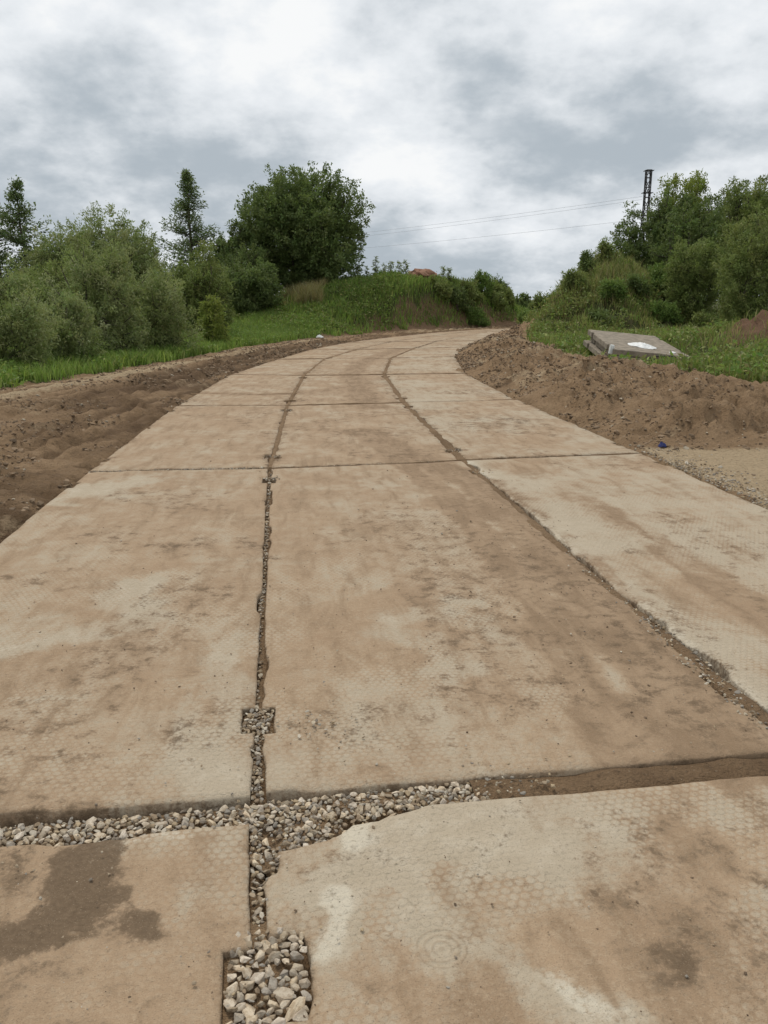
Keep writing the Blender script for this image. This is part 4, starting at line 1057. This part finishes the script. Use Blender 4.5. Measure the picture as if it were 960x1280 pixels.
scrap('plastic_scrap', 'crumpled white plastic scrap in the middle of the topmost stacked slab', 'plastic scrap', on_top(.50, .28), .32, .42, .10, M_white, 3, up)
scrap('plastic_scrap', 'small pale flat scrap at the front edge of the topmost slab', 'plastic scrap', on_top(.83, .05), .11, .08, .03, M_white, 5, up)
scrap('plastic_scrap', 'white plastic scrap lying on the soil bank before the slab stack', 'plastic scrap', (4.55, 18.35, float(ground(np.array([4.55]), np.array([18.35]))[0]) + .02), .17, .10, .06, M_white, 8)
bm = bevel_box(.11, .09, .24, .015, 2, .006, 2); me = bpy.data.meshes.new('concrete_block'); bm.to_mesh(me); bm.free(); me.materials.append(M_white)
o = link('concrete_block', me); o.location = FL - acn * .075 + ax * .12 + up * -.03; o.rotation_euler = (.1, .12, .3); tag(o, 'small pale upright block leaning at the side of the slab stack', 'block')
scrap('plastic_scrap', 'dark blue crumpled plastic scrap at the foot of the soil bank by the gravel', 'plastic scrap', (3.27, 9.62, float(ground(np.array([3.27]), np.array([9.62]))[0]) + .015), .048, .042, .055, M_blue, 12)
scrap('plastic_scrap', 'white scrap on the bare scar at the foot of the left mound', 'plastic scrap', (-2.95, 38.6, float(ground(np.array([-2.95]), np.array([38.6]))[0]) + .03), .2, .15, .12, M_white, 15)

# red clay lump on the left mound
def boulder(name, label, cat, loc, s, mat, seed):
    bm = bmesh.new(); bmesh.ops.create_icosphere(bm, subdivisions=4, radius=1)
    co = np.array([v.co[:] for v in bm.verts])
    dsp = 1 + .22 * (fbm(co[:, 0] * 5 + co[:, 2] * 3, co[:, 1] * 5 - co[:, 2] * 4, 3, seed + 9) - .5) + .7 * (fbm(co[:, 0] * 1.6 + co[:, 2] * 1.1, co[:, 1] * 1.6 - co[:, 2] * .7, 5, seed, .55) - .5)
    for v, k in zip(bm.verts, dsp): v.co = Vector((v.co.x * s[0] * k, v.co.y * s[1] * k, v.co.z * s[2] * k))
    me = bpy.data.meshes.new(name); bm.to_mesh(me); bm.free(); me.materials.append(mat)
    o = link(name, me, None, loc); return tag(o, label, cat)
zc = float(ground(np.array([2.3]), np.array([52.6]))[0])
boulder('clay_lump', 'reddish clay lump on top of the left mound among the weeds', 'clay lump', (2.25, 52.2, 3.0), (1.05, .9, .5), M_clay, 3)

# ------------------------------------------------------------------ pylon and power lines
def lattice_mast(x, y, z0, H, wb, wt, name, label):
    root = bpy.data.objects.new(name, None); col.objects.link(root); root.location = (x, y, z0); tag(root, label, 'pylon')
    def c(sx_, sy_, t): w_ = (wb + (wt - wb) * min(1, t * 1.35)) / 2; return np.array([sx_ * w_, sy_ * w_, H * t])
    cor = [(-1, -1), (1, -1), (1, 1), (-1, 1)]
    for s in cor:
        v, f = tubes([(np.stack([c(*s, 0), c(*s, .74), c(*s, 1)]), np.full(3, .11))], 5); link('leg', mesh_np('leg', v, f, M_steel), root)
    n = 13; zt = [1 - (1 - i / n) ** 1.15 for i in range(n + 1)]
    for k in range(4):
        a, b = cor[k], cor[(k + 1) % 4]; ps = []
        for i in range(n):
            p, q = (a, b) if i % 2 else (b, a)
            ps.append((np.stack([c(*p, zt[i]), c(*q, zt[i + 1])]), np.full(2, .06)))
            ps.append((np.stack([c(*a, zt[i + 1]), c(*b, zt[i + 1])]), np.full(2, .05)))
        v, f = tubes(ps, 4); link('bracing', mesh_np('bracing', v, f, M_steel), root)
    for zz_, ln in ((.995, .65), (.845, .75), (.69, .8)):
        v, f = tubes([(np.array([(-ln, 0, H * zz_), (ln, 0, H * zz_)]), np.full(2, .12)), (np.array([(-ln, -.7, H * zz_), (-ln, .7, H * zz_)]), np.full(2, .08)), (np.array([(ln, -.7, H * zz_), (ln, .7, H * zz_)]), np.full(2, .08))], 5)
        link('crossarm', mesh_np('crossarm', v, f, M_steel), root)
    return root
zg = float(ground(np.array([44.8]), np.array([150.]))[0])
lattice_mast(44.8, 150, zg, 22.9 - zg, 2.2, .8, 'lattice_pylon', 'slender dark steel lattice pylon rising behind the right thicket')
def wire(a, b, sag, label):
    t = np.linspace(0, 1, 60)[:, None]; p = np.array(a) * (1 - t) + np.array(b) * t; p[:, 2] -= sag * 4 * (t * (1 - t))[:, 0]
    v, f = tubes([(p, np.full(60, .017))], 5)
    tag(link('power_line', mesh_np('power_line', v, f, M_wire, True)), label, 'cable', 'power lines across the sky')
wire((44.0, 150, 18.7), (-270, 430, 33.5), 9.5, 'upper thin power line running across the sky from the pylon')
wire((44.0, 150, 18.2), (-268, 434, 33.0), 9.8, 'upper thin power line running across the sky from the pylon')
wire((43.9, 150, 15.0), (-266, 428, 29.5), 8.5, 'lowest thin power line running across the sky from the pylon')
